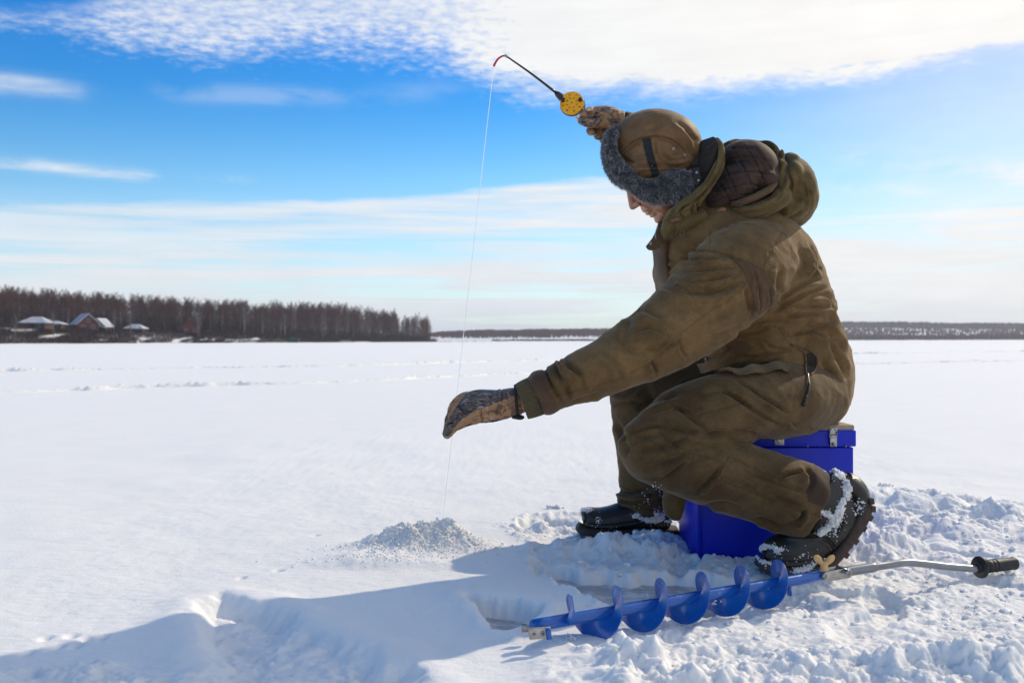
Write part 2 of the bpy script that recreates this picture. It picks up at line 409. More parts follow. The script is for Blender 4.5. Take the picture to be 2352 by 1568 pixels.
def fabric(name, col, col2, weave=900, stain=7, rough=0.86, sheen=0.22, attr=None, acol=None, quilt=False, bmp=0.25, seamdark=0.45, wear=0.5):
    m, t, b = new_mat(name); g = t.node('ShaderNodeTexCoord').outputs['Object']
    n1 = t.noise(g, stain, 5, 0.6, 0.3); n2 = t.noise(g, stain*4.5, 4, 0.6)
    f = t.ramp(t.math('ADD', t.math('MULTIPLY', n1, .65), t.math('MULTIPLY', n2, .35)), [(0.40, 0.0), (0.60, 1.0)])
    c = t.mix(f, tuple(x*.88 for x in col), tuple(x*1.12 for x in col2))
    fine = t.noise(g, weave*.35, 2, 0.6)
    c = t.mix(1.0, c, t.ramp(fine, [(0.3, 0.78), (0.7, 1.2)]), 'MULTIPLY')
    if acol is not None:
        a = t.node('ShaderNodeAttribute', attribute_name='patch'); c = t.mix(a.outputs['Fac'], c, t.mix(f, acol, tuple(x*1.25 for x in acol)))
    if attr:
        a = t.node('ShaderNodeAttribute', attribute_name='seam'); c = t.mix(t.math('MULTIPLY', a.outputs['Fac'], seamdark), c, tuple(x*.35 for x in col))
    t.put(b.inputs['Base Color'], c)
    h = t.math('ADD', t.math('MULTIPLY', t.noise(g, weave, 2, 0.7), 0.5), t.math('MULTIPLY', t.noise(g, 60, 4, .6), 1.5))
    t.put(b.inputs['Normal'], t.bump(h, bmp, 0.004))
    b.inputs['Roughness'].default_value = rough; b.inputs['Specular IOR Level'].default_value = 0.25
    b.inputs['Sheen Weight'].default_value = sheen; b.inputs['Sheen Roughness'].default_value = 0.4; b.inputs['Sheen Tint'].default_value = (1, .9, .7, 1)
    return m
M['jacket'] = fabric('jacket_cloth', (0.124, 0.071, 0.026), (0.172, 0.102, 0.040), attr=True, acol=(0.090, 0.052, 0.026))
M['trousers'] = fabric('trouser_cloth', (0.080, 0.046, 0.018), (0.118, 0.073, 0.030), attr=True, acol=(0.050, 0.030, 0.019), stain=6)
M['hood'] = fabric('hood_cloth', (0.100, 0.064, 0.023), (0.140, 0.094, 0.035), attr=True)
M['lining'] = fabric('quilted_lining', (0.042, 0.023, 0.018), (0.054, 0.031, 0.024), rough=0.75, sheen=0.15, attr=True)
M['brown_trim'] = fabric('brown_trim', (0.088, 0.050, 0.028), (0.118, 0.070, 0.038))
M['hat'] = fabric('hat_cloth', (0.150, 0.079, 0.032), (0.186, 0.104, 0.045), rough=0.62, sheen=0.2, attr=True, bmp=0.15)
M['knit'] = fabric('knit_cuff', (0.105, 0.078, 0.042), (0.125, 0.095, 0.052), sheen=0.3)
M['webbing'] = fabric('black_webbing', (0.012, 0.012, 0.013), (0.022, 0.022, 0.024), weave=1500, rough=0.6, sheen=0.1)
M['gaiter'] = fabric('gaiter_cloth', (0.040, 0.026, 0.018), (0.060, 0.040, 0.028), rough=0.6)
M['dark_cloth'] = fabric('dark_cloth', (0.020, 0.015, 0.013), (0.035, 0.026, 0.021), sheen=0.1)
M['steel'] = simple('steel', (0.30, 0.30, 0.31), 0.32, 1.0, 40, 0.2)
M['silver_paint'] = simple('silver_paint', (0.24, 0.25, 0.27), 0.35, 0.5, 30, 0.12)
M['zinc'] = simple('zinc_plate', (0.42, 0.40, 0.37), 0.42, 0.9, 60, 0.25)
M['brass'] = simple('brass', (0.22, 0.15, 0.08), 0.4, 1.0, 80, 0.3)
M['black_rubber'] = simple('black_rubber', (0.014, 0.014, 0.015), 0.55, 0, 50, 0.3, 0.1)
M['black_plastic'] = simple('black_plastic', (0.012, 0.012, 0.014), 0.35, 0)
M['yellow_plastic'] = simple('yellow_plastic', (0.90, 0.42, 0.008), 0.38, 0, 12, 0.05)
M['red_plastic'] = simple('red_plastic', (0.55, 0.010, 0.020), 0.4)
M['line'] = snow_mat_line = simple('fishing_line', (0.95, 0.95, 0.95), 0.3)
M['wingnut'] = simple('tan_plastic', (0.62, 0.38, 0.14), 0.42, 0, 30, 0.08)
M['toggle'] = simple('brown_toggle', (0.16, 0.070, 0.025), 0.35)
M['boot_sole'] = simple('boot_sole', (0.055, 0.034, 0.024), 0.75, 0, 60, 0.3, 0.3)
M['pad'] = simple('seat_pad', (0.34, 0.27, 0.20), 0.9, 0, 50, 0.2, 0.2)
M['eye'] = simple('eye', (0.5, 0.48, 0.45), 0.2)
M['beige'] = simple('grey_hose', (0.32, 0.30, 0.27), 0.6)

def leather():
    m, t, b = new_mat('black_leather'); g = t.node('ShaderNodeTexCoord').outputs['Object']
    n = t.noise(g, 25, 4); c = t.mix(t.ramp(n, [(.35, 0), (.65, 1)]), (0.010, 0.009, 0.008), (0.024, 0.020, 0.017)); t.put(b.inputs['Base Color'], c)
    v = t.node('ShaderNodeTexVoronoi'); t.put(v.inputs['Vector'], g); v.inputs['Scale'].default_value = 260
    t.put(b.inputs['Normal'], t.bump(v.outputs['Distance'], 0.35, 0.002)); b.inputs['Roughness'].default_value = 0.36
    return m
M['leather'] = leather()
def skin():
    m, t, b = new_mat('skin'); g = t.node('ShaderNodeTexCoord').outputs['Object']
    n = t.noise(g, 22, 5, .6); c = t.mix(t.ramp(n, [(.35, 0), (.65, 1)]), (0.42, 0.19, 0.115), (0.53, 0.29, 0.19)); t.put(b.inputs['Base Color'], c)
    h = t.math('ADD', t.noise(g, 500, 3), t.math('MULTIPLY', t.noise(g, 90, 4), .8))
    t.put(b.inputs['Normal'], t.bump(h, 0.22, 0.003)); b.inputs['Roughness'].default_value = 0.5
    b.inputs['Subsurface Weight'].default_value = 0.15; b.inputs['Subsurface Radius'].default_value = (0.01, 0.004, 0.002); b.inputs['Subsurface Scale'].default_value = 0.6
    return m
M['skin'] = skin()
def camo():
    m, t, b = new_mat('woodland_glove'); tc = t.node('ShaderNodeTexCoord').outputs['Object']
    bk = t.node('ShaderNodeAttribute', attribute_name='bark').outputs['Fac']
    lines = t.noise(t.mapping(tc, (38, 60, 190), (0, 0, 0), (0, -0.55, 0)), 1.0, 5, 0.65, 1.6)
    bark = t.ramp(lines, [(0.34, (0.014, 0.010, 0.011)), (0.46, (0.050, 0.031, 0.025)), (0.53, (0.15, 0.095, 0.065)), (0.64, (0.42, 0.33, 0.27))])
    bl = t.noise(tc, 30, 4, .6, .9)
    tan = t.mix(t.ramp(bl, [(0.50, 0.0), (0.57, 0.85)]), (0.44, 0.22, 0.092), (0.10, 0.050, 0.026))
    tw = t.noise(t.mapping(tc, (70, 40, 40), (0, 0, 0), (0, 0.5, 0)), 1.0, 3, .5, 1.5); tan = t.mix(t.ramp(tw, [(0.62, 0.0), (0.65, 0.8)]), tan, (0.46, 0.36, 0.29))
    c = t.mix(t.smooth(t.math('ADD', bk, t.math('MULTIPLY', t.math('SUBTRACT', bl, .5), .9)), 0.40, 0.60), tan, bark)
    n3 = t.noise(tc, 30, 2, .5, .8); c = t.mix(t.ramp(n3, [(0.66, 0.0), (0.70, 0.9)]), c, (0.022, 0.045, 0.012))
    t.put(b.inputs['Base Color'], c); t.put(b.inputs['Roughness'], t.math('SUBTRACT', 0.62, t.math('MULTIPLY', bk, 0.25)))
    h = t.math('ADD', t.math('MULTIPLY', lines, 1.6), t.noise(tc, 600, 2))
    t.put(b.inputs['Normal'], t.bump(h, 0.6, 0.004)); b.inputs['Sheen Weight'].default_value = 0.1
    return m
M['camo'] = camo()
def fur():
    m, t, b = new_mat('grey_fur'); a = t.node('ShaderNodeAttribute', attribute_name='tone')
    t.put(b.inputs['Base Color'], t.ramp(a.outputs['Fac'], [(0.0, (0.030, 0.030, 0.033)), (0.5, (0.24, 0.24, 0.25)), (1.0, (0.85, 0.85, 0.88))]))
    b.inputs['Roughness'].default_value = 0.55; return m
M['fur'] = fur()
def paint_blue(name, col, edge, chips=0.5, rough=0.28, scale=18, coat=0.0, spec=0.5):
    m, t, b = new_mat(name); g = t.node('ShaderNodeTexCoord').outputs['Object']
    n = t.noise(g, scale, 6, .7); c = t.mix(t.ramp(t.noise(g, 5, 4), [(.3, 0), (.7, 1)]), col, tuple(x*1.25 for x in col))
    ch = t.ramp(n, [(0.66, 0.0), (0.66+.015, chips)]); c = t.mix(ch, c, edge); t.put(b.inputs['Base Color'], c)
    t.put(b.inputs['Roughness'], t.math('ADD', rough, t.math('MULTIPLY', t.noise(g, 30, 5, .7), .22)))
    t.put(b.inputs['Normal'], t.bump(t.math('ADD', t.noise(g, 14, 3), t.math('MULTIPLY', ch, -.2)), 0.12, 0.01))
    b.inputs['Coat Weight'].default_value = coat; b.inputs['Specular IOR Level'].default_value = spec
    return m
M['box_blue'] = paint_blue('blue_box_paint', (0.000, 0.014, 0.42), (0.20, 0.19, 0.18), 0.6, 0.3, 18, 0.0, 0.35)
M['auger_blue'] = paint_blue('blue_auger_paint', (0.004, 0.080, 0.36), (0.30, 0.32, 0.35), 0.7, 0.08, 40, 0.35, 0.5)

def snow_mat(name='snow', fine=1.0, tint=(0.87, 0.865, 0.86), dirt=False, sss=0.0, trans=0.0):
    m, t, b = new_mat(name); g = t.node('ShaderNodeTexCoord').outputs['Object']
    n = t.noise(g, 3.0, 4); c = t.mix(t.ramp(n, [(.3, 0), (.7, 1)]), tint, tuple(min(.93, x*1.03) for x in tint))
    if dirt:
        dn = t.noise(g, 9, 5, .6); c = t.mix(t.ramp(dn, [(0.74, 0), (0.80, .55)]), c, (0.50, 0.40, 0.30))
    t.put(b.inputs['Base Color'], c)
    h = t.math('ADD', t.math('MULTIPLY', t.noise(g, 420, 4, .75), 0.75), t.math('MULTIPLY', t.noise(g, 110, 5, .7), 1.2))
    t.put(b.inputs['Normal'], t.bump(h, 0.50*fine, 0.006))
    sp = t.noise(g, 900, 1); t.put(b.inputs['Roughness'], t.ramp(sp, [(0.62, 0.85), (0.70, 0.25)]))
    b.inputs['Specular IOR Level'].default_value = 0.35
    if sss:
        b.inputs['Subsurface Weight'].default_value = sss; b.inputs['Subsurface Radius'].default_value = (0.75, 0.85, 1.0); b.inputs['Subsurface Scale'].default_value = 0.012
    if trans:
        tr = t.node('ShaderNodeBsdfTranslucent'); tr.inputs[0].default_value = (0.93, 0.94, 0.96, 1); mx = t.node('ShaderNodeMixShader'); mx.inputs[0].default_value = trans
        t.l.new(b.outputs[0], mx.inputs[1]); t.l.new(tr.outputs[0], mx.inputs[2]); t.l.new(mx.outputs[0], t.n['Material Output'].inputs['Surface'])
    return m
M['snow'] = snow_mat(); M['snow_crumb'] = snow_mat('snow_crumb', tint=(0.93, 0.93, 0.93), sss=0.6); M['snow_crumb'].node_tree.nodes['Principled BSDF'].inputs['Subsurface Scale'].default_value = 0.004; M['snow_dirty'] = snow_mat('snow_ground', 1.0, dirt=True, sss=0.5); M['snow_far'] = simple('snow_far', (0.78, 0.78, 0.79), 0.9)
def ice_mat():
    m, t, b = new_mat('grey_ice'); g = t.node('ShaderNodeTexCoord').outputs['Object']
    n = t.noise(t.mapping(g, (1, 1.8, 1), (0, 0, 0), (0, 0, .5)), 14, 6, .68, .6); n2 = t.noise(g, 60, 4, .7)
    f = t.ramp(t.math('ADD', t.math('MULTIPLY', n, .7), t.math('MULTIPLY', n2, .3)), [(0.47, 0), (0.60, 1)])
    t.put(b.inputs['Base Color'], t.mix(f, (0.36, 0.355, 0.38), (0.74, 0.74, 0.76)))
    t.put(b.inputs['Roughness'], t.math('ADD', 0.28, t.math('MULTIPLY', f, .45)))
    t.put(b.inputs['Normal'], t.bump(t.math('ADD', n, t.math('MULTIPLY', n2, .4)), 0.5, 0.01)); return m
M['ice'] = ice_mat()
def line_fix():
    m = M['line']; t = NT(m.node_tree); b = t.n['Principled BSDF']; tr = t.node('ShaderNodeBsdfTranslucent'); tr.inputs[0].default_value = (1, 1, 1, 1); mx = t.node('ShaderNodeMixShader'); mx.inputs[0].default_value = 0.65
    t.l.new(b.outputs[0], mx.inputs[1]); t.l.new(tr.outputs[0], mx.inputs[2]); t.l.new(mx.outputs[0], t.n['Material Output'].inputs['Surface'])
line_fix()
def crystal():
    m, t, b = new_mat('ice_crystals'); b.inputs['Base Color'].default_value = (0.88, 0.90, 0.93, 1); b.inputs['Roughness'].default_value = 0.25
    b.inputs['Transmission Weight'].default_value = 0.3; b.inputs['IOR'].default_value = 1.31; b.inputs['Specular IOR Level'].default_value = 0.5; return m
M['crystal'] = crystal()
# ------------------------------------------------------------------ snow on the lake: one sheet to the far shore
def gp(*pts): return np.array([G(a, b)[:2] for a, b in pts])
TRAMPLE = gp((1160, 1205), (1210, 1180), (1330, 1172), (1560, 1160), (1900, 1140), (1975, 1122), (2110, 1128), (2230, 1150), (2352, 1158), (3300, 1170), (3300, 3200), (1650, 3200), (1480, 1640), (1410, 1540), (1345, 1488), (1330, 1450), (1430, 1405), (1380, 1385), (1310, 1345), (1250, 1310), (1222, 1278), (1215, 1240))
ICE_A = gp((1222, 1284), (1290, 1293), (1345, 1302), (1440, 1306), (1547, 1300), (1650, 1312), (1745, 1318), (1800, 1345), (1700, 1372), (1600, 1388), (1500, 1392), (1440, 1392), (1394, 1378), (1330, 1352), (1268, 1318), (1230, 1305))
ICE_B = gp((1076, 1368), (1148, 1376), (1205, 1382), (1240, 1392), (1236, 1410), (1200, 1432), (1150, 1444), (1112, 1402))
TRENCH = gp((430, 1412), (448, 1384), (510, 1366), (590, 1380), (665, 1402), (722, 1432), (802, 1466), (880, 1498), (970, 1545), (1040, 1640), (560, 1700), (480, 1560), (470, 1500), (452, 1450))
BEHIND = gp((1185, 1192), (1260, 1180), (1325, 1184), (1320, 1205), (1250, 1205), (1200, 1202))
def bump_at(p, px, py, rx, ry, h, pw=2.0):
    c = G(px, py)[:2]; return h*np.exp(-(((p[:, 0]-c[0])/rx)**2+((p[:, 1]-c[1])/ry)**2)**(pw/2))
def height(p):
    x, y = p[:, 0], p[:, 1]; near = (y < 12) & (np.abs(x) < 9)
    h = fbm(p, 0.35, 3, .5, 3)*0.02
    h = h*sstep(0.0, 1.0, np.ones(len(p)))
    if not near.any(): return h*0.3
    q = p[near]; d = sstep(9, 5, q[:, 1])
    wob = fbm(q, 16, 3, .6, 21)*0.022+fbm(q, 60, 3, .6, 22)*0.006
    base = fbm(q, 1.3, 3, .5, 1)*0.010+fbm(q, 9, 3, .5, 5)*0.0022+fbm(q*[1, 2.4], 26, 2, .5, 6)*0.0011
    t = poly_sdf(q, TRAMPLE)+wob; ins = sstep(0.006, -0.02, t); deep = sstep(0.0, -0.25, t)
    # walked-over snow: rounded clods, crumbs and prints
    big = .3*np.tanh((puffy(q, 5.0, 2, .5, 31)-.35)/.3); mid = .24*np.tanh((puffy(q+fbm(q, 9, 2, .5, 40)[:, None]*.02, 15, 2, .55, 33)-.4)/.24); sm = puffy(q, 44, 3, .6, 36)-.5; tiny = fbm(q, 140, 2, .6, 39)
    # pressed hollows (boot prints)
    rs = np.random.RandomState(4); pr = np.zeros(len(q))
    for k in range(46):
        c = np.array([rs.uniform(.1, 2.9), rs.uniform(1.35, 3.5)]); a = rs.uniform(0, 3.14); w, l = .05, .13
        u = q-c; ru = (u[:, 0]*math.cos(a)+u[:, 1]*math.sin(a))/l; rv = (-u[:, 0]*math.sin(a)+u[:, 1]*math.cos(a))/w
        r = np.sqrt(ru**2+rv**2)+fbm(q, 14, 1, .5, 50)*.25; pr = np.minimum(pr, -rs.uniform(.012, .03)*sstep(1.15, .75, r)+.007*np.exp(-((r-1.25)/.22)**2)*(r > 1))
    right = sstep(.15, .9, q[:, 0]+.3*(q[:, 1]-2)); back = sstep(2.55, 2.9, q[:, 1])*sstep(1.0, 1.25, q[:, 0])
    rough = fbm(q, 11, 5, .60, 44)*.0105+fbm(q, 48, 4, .72, 46)*.0036
    patchy = sstep(-.25, .45, fbm(q, 3.1, 2, .5, 52))
    tr = -.010+rough*(.75+.5*patchy)+(mid*.018+sm*.004+big*.02)*patchy*(1-.6*back)+pr*(.5+.4*right)
    tr += back*(fbm(q, 4.2, 3, .5, 57)*.030+puffy(q+fbm(q, 8, 2, .5, 58)[:, None]*.03, 5.2, 2, .45, 59)*.045-.012)
    lane = np.exp(-((q[:, 1]-(1.52+.15*q[:, 0]))/.16)**2)*sstep(.3, .6, q[:, 0]); tr += lane*(.008+mid*.008+rough*.8)
    h_n = base*(1-ins)+tr*ins + .012*np.exp(-((t)/.02)**2)*(fbm(q, 30, 2, .5, 61)*.8+.5)
    # raised heaps around the box and the far boot
    for a in ((1440, 1262, .15, .06, .040), (1330, 1258, .12, .05, .026), (1512, 1240, .07, .05, .045), (1290, 1200, .07, .04, .02), (1248, 1203, .05, .03, .02),
              (1600, 1275, .16, .05, .012), (1960, 1262, .10, .07, .04), (2060, 1262, .12, .08, .05), (2170, 1215, .14, .10, .055), (2020, 1180, .12, .07, .03),
              (1345, 1462, .05, .035, .022), (1400, 1490, .06, .035, .028), (1460, 1530, .07, .04, .034), (1500, 1580, .09, .04, .03), (2160, 1530, .16, .06, .028), (2300, 1540, .14, .06, .03), (2090, 1150, .2, .05, .02), (2300, 1180, .2, .08, .05), (2260, 1290, .16, .05, .02)):
        b = bump_at(q, *a); h_n += b*(1+16*rough+.6*mid)
    # bare ice scraped clear
    for poly, dep, seed in ((ICE_A, .072, 71), (ICE_B, .085, 72)):
        s = poly_sdf(q, poly)+fbm(q, 14, 3, .5, seed)*.016+fbm(q, 70, 2, .5, seed+1)*.0015
        h_n = h_n*sstep(-.010, .012, s)-dep*sstep(.016, -.016, s)+.010*np.exp(-((s-.03)/.025)**2)*(poly is ICE_B)
    s = poly_sdf(q, BEHIND)+wob*.5; h_n -= .03*sstep(.01, -.02, s)
    # the old trail dug by boots, with a wall at its far end
    s = poly_sdf(q, TRENCH)+fbm(q, 11, 3, .5, 81)*.02
    fl = mid*.012+sm*.004+big*.02+fbm(q, 8, 2, .5, 85)*.012
    rim = .010*np.exp(-((s-.03)/.05)**2)*sstep(.2, -.2, q[:, 0]+.1)
    k = sstep(.008, -.052, s); h_n = h_n*(1-k)+(-.033+fl*1.1+rough*.5)*k+rim
    # lumps thrown along the bottom left
    lb = sstep(1.83, 1.70, q[:, 1]+fbm(q, 6, 2, .5, 90)*.07+.03*q[:, 0])*sstep(-.12, -.3, q[:, 0])
    h_n += lb*(.004+mid*.020+big*.02+rough*1.1)*(1-k*.6)
    lf = sstep(1.84, 1.78, q[:, 1]+fbm(q, 9, 2, .5, 93)*.03)*sstep(-.02, .1, q[:, 0])*sstep(.7, .4, q[:, 0]); h_n += lf*(.010+mid*.012+rough*.6)
    # small animal prints far left
    for a, b_ in ((105, 1458), (135, 1473), (165, 1452), (172, 1473), (196, 1458), (232, 1456), (60, 1492), (118, 1480), (640, 1307), (555, 1322), (725, 1225)):
        h_n += bump_at(q, a, b_, .010, .014, -.010)
    # drill-shavings mound
    for a in ((965, 1256, .17, .08, .044), (1020, 1250, .08, .05, .024), (925, 1252, .08, .05, .026), (1050, 1254, .10, .05, .016), (860, 1280, .14, .07, .016), (830, 1297, .12, .035, .014), (980, 1292, .16, .03, .008)):
        h_n += bump_at(q, *a, 2.2)*(1+22*rough+.5*mid)
    # dips where feet, box and auger press in
    h_n = np.where((q[:, 0] > BOX[0]) & (q[:, 0] < BOX[1]) & (q[:, 1] > BOX[2]+.005) & (q[:, 1] < BOX[3]), np.minimum(h_n, -.005), h_n)
    A, B = AUGER_A[:2], AUGER_B[:2]; ab = B-A; tt = ((q-A)@ab)/(ab@ab); dd = np.abs((q-A)@np.array([-ab[1], ab[0]])/np.linalg.norm(ab))
    lim = -.002+.03*sstep(.12, .0, tt)+.004*mid; close = sstep(.085, .045, dd)*sstep(-.02, .06, tt)*sstep(1.9, 1.5, tt)
    h_n = h_n*(1-close)+np.minimum(h_n, lim)*close
    for cx, cy, rx, ry, z in FEET:
        r = np.sqrt(((q[:, 0]-cx)/rx)**2+((q[:, 1]-cy)/ry)**2); kk = sstep(1.25, .9, r); h_n = h_n*(1-kk)+np.minimum(h_n, z)*kk
    h2 = h.copy(); h2[near] = h[near]*.3*(1-d)+h_n*d+h[near]*.3*d
    h2[~near] = h[~near]*.3
    return h2
BX0, BX1, BY0 = P(1602, 1270, 2.70)[0], P(1961, 1270, 2.70)[0], 2.70
BOX = (BX0, BX1, BY0, BY0+0.30)
AUGER_A = P(1222, 1436, 1.885); AUGER_B = P(1880, 1322, 2.27)
FEET = [(P(1440, 1200, 3.03)[0], 3.03, .16, .07, .012), (P(1810, 1290, 2.50)[0], 2.52, .10, .06, .003)]
def spread(a, b, step, ratio, far):
    xs = list(np.arange(a, b, step)); s = step; x = xs[-1]
    while x < far: s *= ratio; x += s; xs.append(x)
    s = step; x = a; lo = []
    return xs
def build_ground():
    xs = list(np.arange(-1.15, 1.75, .0040))
    s = .004; x = xs[-1]
    while x < 3900: s = min(s*1.09, 1e9); x += s; xs.append(x)
    s = .004; x = xs[0]
    while x > -3900: s *= 1.09; x -= s; xs.insert(0, x)
    ys = [1.32]
    while ys[-1] < 3.7: ys.append(ys[-1]+.0030*(max(ys[-1], 1.6)/1.6)**1.4)
    s = ys[-1]-ys[-2]
    while ys[-1] < 3900: s *= 1.05; ys.append(ys[-1]+s)
    s = .003; y = ys[0]
    while y > -60: s *= 1.15; y -= s; ys.insert(0, y)
    xs, ys = np.array(xs), np.array(ys); X, Y = np.meshgrid(xs, ys); p = np.stack([X.ravel(), Y.ravel()], 1)
    z = height(p); nx, ny = len(xs), len(ys)
    i = (np.arange(ny-1)[:, None]*nx+np.arange(nx-1)[None]).ravel()
    Fc = np.stack([i, i+1, i+nx+1, i+nx], 1)
    me = make_mesh('snow_ground', np.concatenate([p, z[:, None]], 1), Fc)
    o = link('snow_ground', me, M['snow_dirty']); tag(o, kind='structure')
    # grey lake ice under the cleared patches
    a = G(1040, 1480)[:2]; xs = np.linspace(-.35, 1.0, 90); ys = np.linspace(1.7, 2.75, 80); X, Y = np.meshgrid(xs, ys); p = np.stack([X.ravel(), Y.ravel()], 1)
    z = -.046+fbm(p, 12, 4, .6, 101)*.004; i = (np.arange(79)[:, None]*90+np.arange(89)[None]).ravel()
    o = link('lake_ice', make_mesh('lake_ice', np.concatenate([p, z[:, None]], 1), np.stack([i, i+1, i+91, i+90], 1)), M['ice']); tag(o, kind='structure')
    print('ground', nx, ny)
build_ground()

ICO = None
def ico():
    global ICO
    if ICO is None:
        import bmesh
        bm = bmesh.new(); bmesh.ops.create_icosphere(bm, subdivisions=2, radius=1.0)
        ICO = (np.array([v.co[:] for v in bm.verts]), np.array([[v.index for v in f.verts] for f in bm.faces])); bm.free()
    return ICO
def lumps(name, C, R, m, flat=.75, rough=.35, seed=0, angular=False, parent=None):
    v, f = ico(); V = []; Fc = []; rs = np.random.RandomState(seed)
    for i, (c, r) in enumerate(zip(C, R)):
        q = v.copy()*rs.uniform(.7, 1.2, 3)*[1, 1, flat]
        q = q*(1+rough*pnoise(v, 1.3, seed+i % 97)[:, None]+rough*.5*pnoise(v, 3.1, seed+i % 89)[:, None])
        if angular: q = np.round(q*1.6)/1.6*.6+q*.4
        a = rs.uniform(0, 6.28); R_ = np.array([[math.cos(a), -math.sin(a), 0], [math.sin(a), math.cos(a), 0], [0, 0, 1]])
        V.append(q@R_.T*r+c); Fc.append(f+i*len(v))
    return link(name, make_mesh(name, np.concatenate(V), np.concatenate(Fc)), m, parent, smooth=not angular)
def scatter_snow():
    rs = np.random.RandomState(11)
    p = np.stack([rs.uniform(-.6, 1.9, 16000), rs.uniform(1.5, 3.4, 16000)], 1)
    t = poly_sdf(p, TRAMPLE); k = (t < .03) & (rs.rand(len(p)) < .30+.7*(p[:, 0] > .9)*.5)
    ic = np.minimum(poly_sdf(p, ICE_A), poly_sdf(p, ICE_B)); k &= (ic > .0) | (rs.rand(len(p)) < .15)
    A, B = AUGER_A[:2], AUGER_B[:2]
    p = p[k][:1900]; r = np.exp(rs.normal(math.log(.0034), .55, len(p))); r = np.clip(r, .0015, .014)
    z = height(p); z = np.where(z < -.046, -.044, z)
    o = lumps('snow_crumbs', np.concatenate([p, (z+r*.1)[:, None]], 1), r, M['snow_crumb'], .7, .6, seed=3); tag(o, 'loose crumbs of trodden snow scattered around the box and auger', 'snow', kind='stuff')
    # the ice shavings on the mound
    n = 3600; c = G(962, 1260)[:2]; p = np.stack([c[0]+rs.normal(0, .095, n), c[1]+rs.normal(0, .045, n)], 1)
    c2 = G(850, 1290)[:2]; q = np.stack([c2[0]+rs.normal(0, .09, 380), c2[1]+rs.normal(0, .025, 380)], 1); p = np.concatenate([p, q])
    r = np.clip(np.exp(rs.normal(math.log(.0014), .5, len(p))), .0009, .0042); z = height(p)
    o = lumps('ice_shavings', np.concatenate([p, (z+r*.15)[:, None]], 1), r, M['snow_crumb'], .9, .6, 5, False); tag(o, 'heap of crumbled ice shavings on the smooth snow', 'ice shavings', kind='stuff')
    # small lump lying alone behind the far boot and right of the box
    k = 0
    for px, py, s in ((1275, 1163, .014), (2032, 1117, .014), (2165, 1137, .012), (2140, 1139, .008)):
        c = G(px, py); n = 26; C = c+np.stack([rs.normal(0, s*.8, n), rs.normal(0, s*.5, n), np.abs(rs.normal(0, s*.3, n))], 1)
        C[:, 2] += height(C[:, :2]); o = lumps('snow_lump', C, rs.uniform(s*.2, s*.55, n), M['snow_crumb'], .8, .4, 40+k)
        lab = ['small snow lump lying alone behind the far boot toe', 'small snow lump lying alone right of the blue box', 'small snow lump at the edge of the trodden snow, far right', 'tiny snow lump beside a slightly bigger one at the edge of the trodden snow'][k]
        tag(o, lab, 'snow lump'); k += 1
scatter_snow()
def ridges():
    rs = np.random.RandomState(5)
    def strip(name, pts, h, wid, seed, gap):
        A = np.array([G(a, b) for a, b in pts]); L = catmull(A, 60); n = len(L); d = np.concatenate([[0], np.cumsum(np.linalg.norm(np.diff(L, axis=0), axis=1))])
        m = int(d[-1]/.03); t = np.linspace(0, d[-1], m); C = np.stack([np.interp(t, d, L[:, k]) for k in range(3)], 1)
        C[:, 1] += fbm(C[:, :1].repeat(2, 1), 1.1, 3, .5, seed)*.12
        env = .34+.5*np.clip(fbm(np.stack([t, t*0], 1), .35, 3, .6, seed+2)+.1, 0.0, 1.0)+.25*sstep(.25, .5, fbm(np.stack([t, t*0+9], 1), 1.1, 2, .5, seed+3)); cols = np.linspace(-1, 1, 13); V = []
        for j, c in enumerate(cols):
            q = C.copy(); q[:, 1] += c*wid; lump = .15+1.2*puffy(np.stack([q[:, 0], q[:, 1]], 1), 17, 3, .65, seed+5)
            q[:, 2] = -.006+h*np.minimum(env, .8)*lump*max(0, 1-c*c)**1.2; V.append(q)
        V = np.stack(V, 1).reshape(-1, 3); k = len(cols); i = (np.arange(m-1)[:, None]*k+np.arange(k-1)[None]).ravel()
        o = link(name, make_mesh(name, V, np.stack([i, i+k, i+k+1, i+1], 1)), M['snow']); tag(o, kind='structure')
    strip('snow_ridge', [(-700, 925), (-200, 911), (0, 903), (400, 889), (800, 877), (1200, 859), (1700, 842), (2400, 828), (3000, 818)], .085, .035, 3, .4)
    strip('snow_ridge', [(-700, 872), (-200, 858), (0, 853), (400, 846), (800, 840), (1200, 829), (1700, 817), (2400, 806)], .10, .055, 9, .4)
    strip('snow_ridge', [(1900, 834), (1960, 835), (2050, 833), (2352, 826), (2800, 818)], .07, .08, 19, .4)
    strip('snow_ridge', [(-200, 799), (200, 797), (700, 796), (1200, 794), (2000, 792), (2600, 790)], .04, .6, 29, .3)
ridges()
# ------------------------------------------------------------------ the far shores
def bark(name, a, b_):
    m, t, b = new_mat(name); g = t.node('ShaderNodeTexCoord').outputs['Object']; r = t.node('ShaderNodeObjectInfo').outputs['Random']
    n = t.noise(g, .8, 3); f = t.math('ADD', t.math('MULTIPLY', n, .5), t.math('MULTIPLY', r, .5)); t.put(b.inputs['Base Color'], t.mix(f, a, b_)); b.inputs['Roughness'].default_value = .9; return m
M['twig'] = bark('bare_twigs', (0.075, 0.028, 0.018), (0.130, 0.058, 0.036)); M['trunk'] = bark('dark_bark', (0.060, 0.035, 0.026), (0.12, 0.085, 0.068)); M['birch'] = bark('birch_bark', (0.22, 0.19, 0.18), (0.36, 0.33, 0.32))
M['scrub'] = bark('scrub', (0.035, 0.020, 0.017), (0.070, 0.042, 0.032)); M['reed'] = bark('reeds', (0.13, 0.075, 0.035), (0.2, 0.12, 0.06))
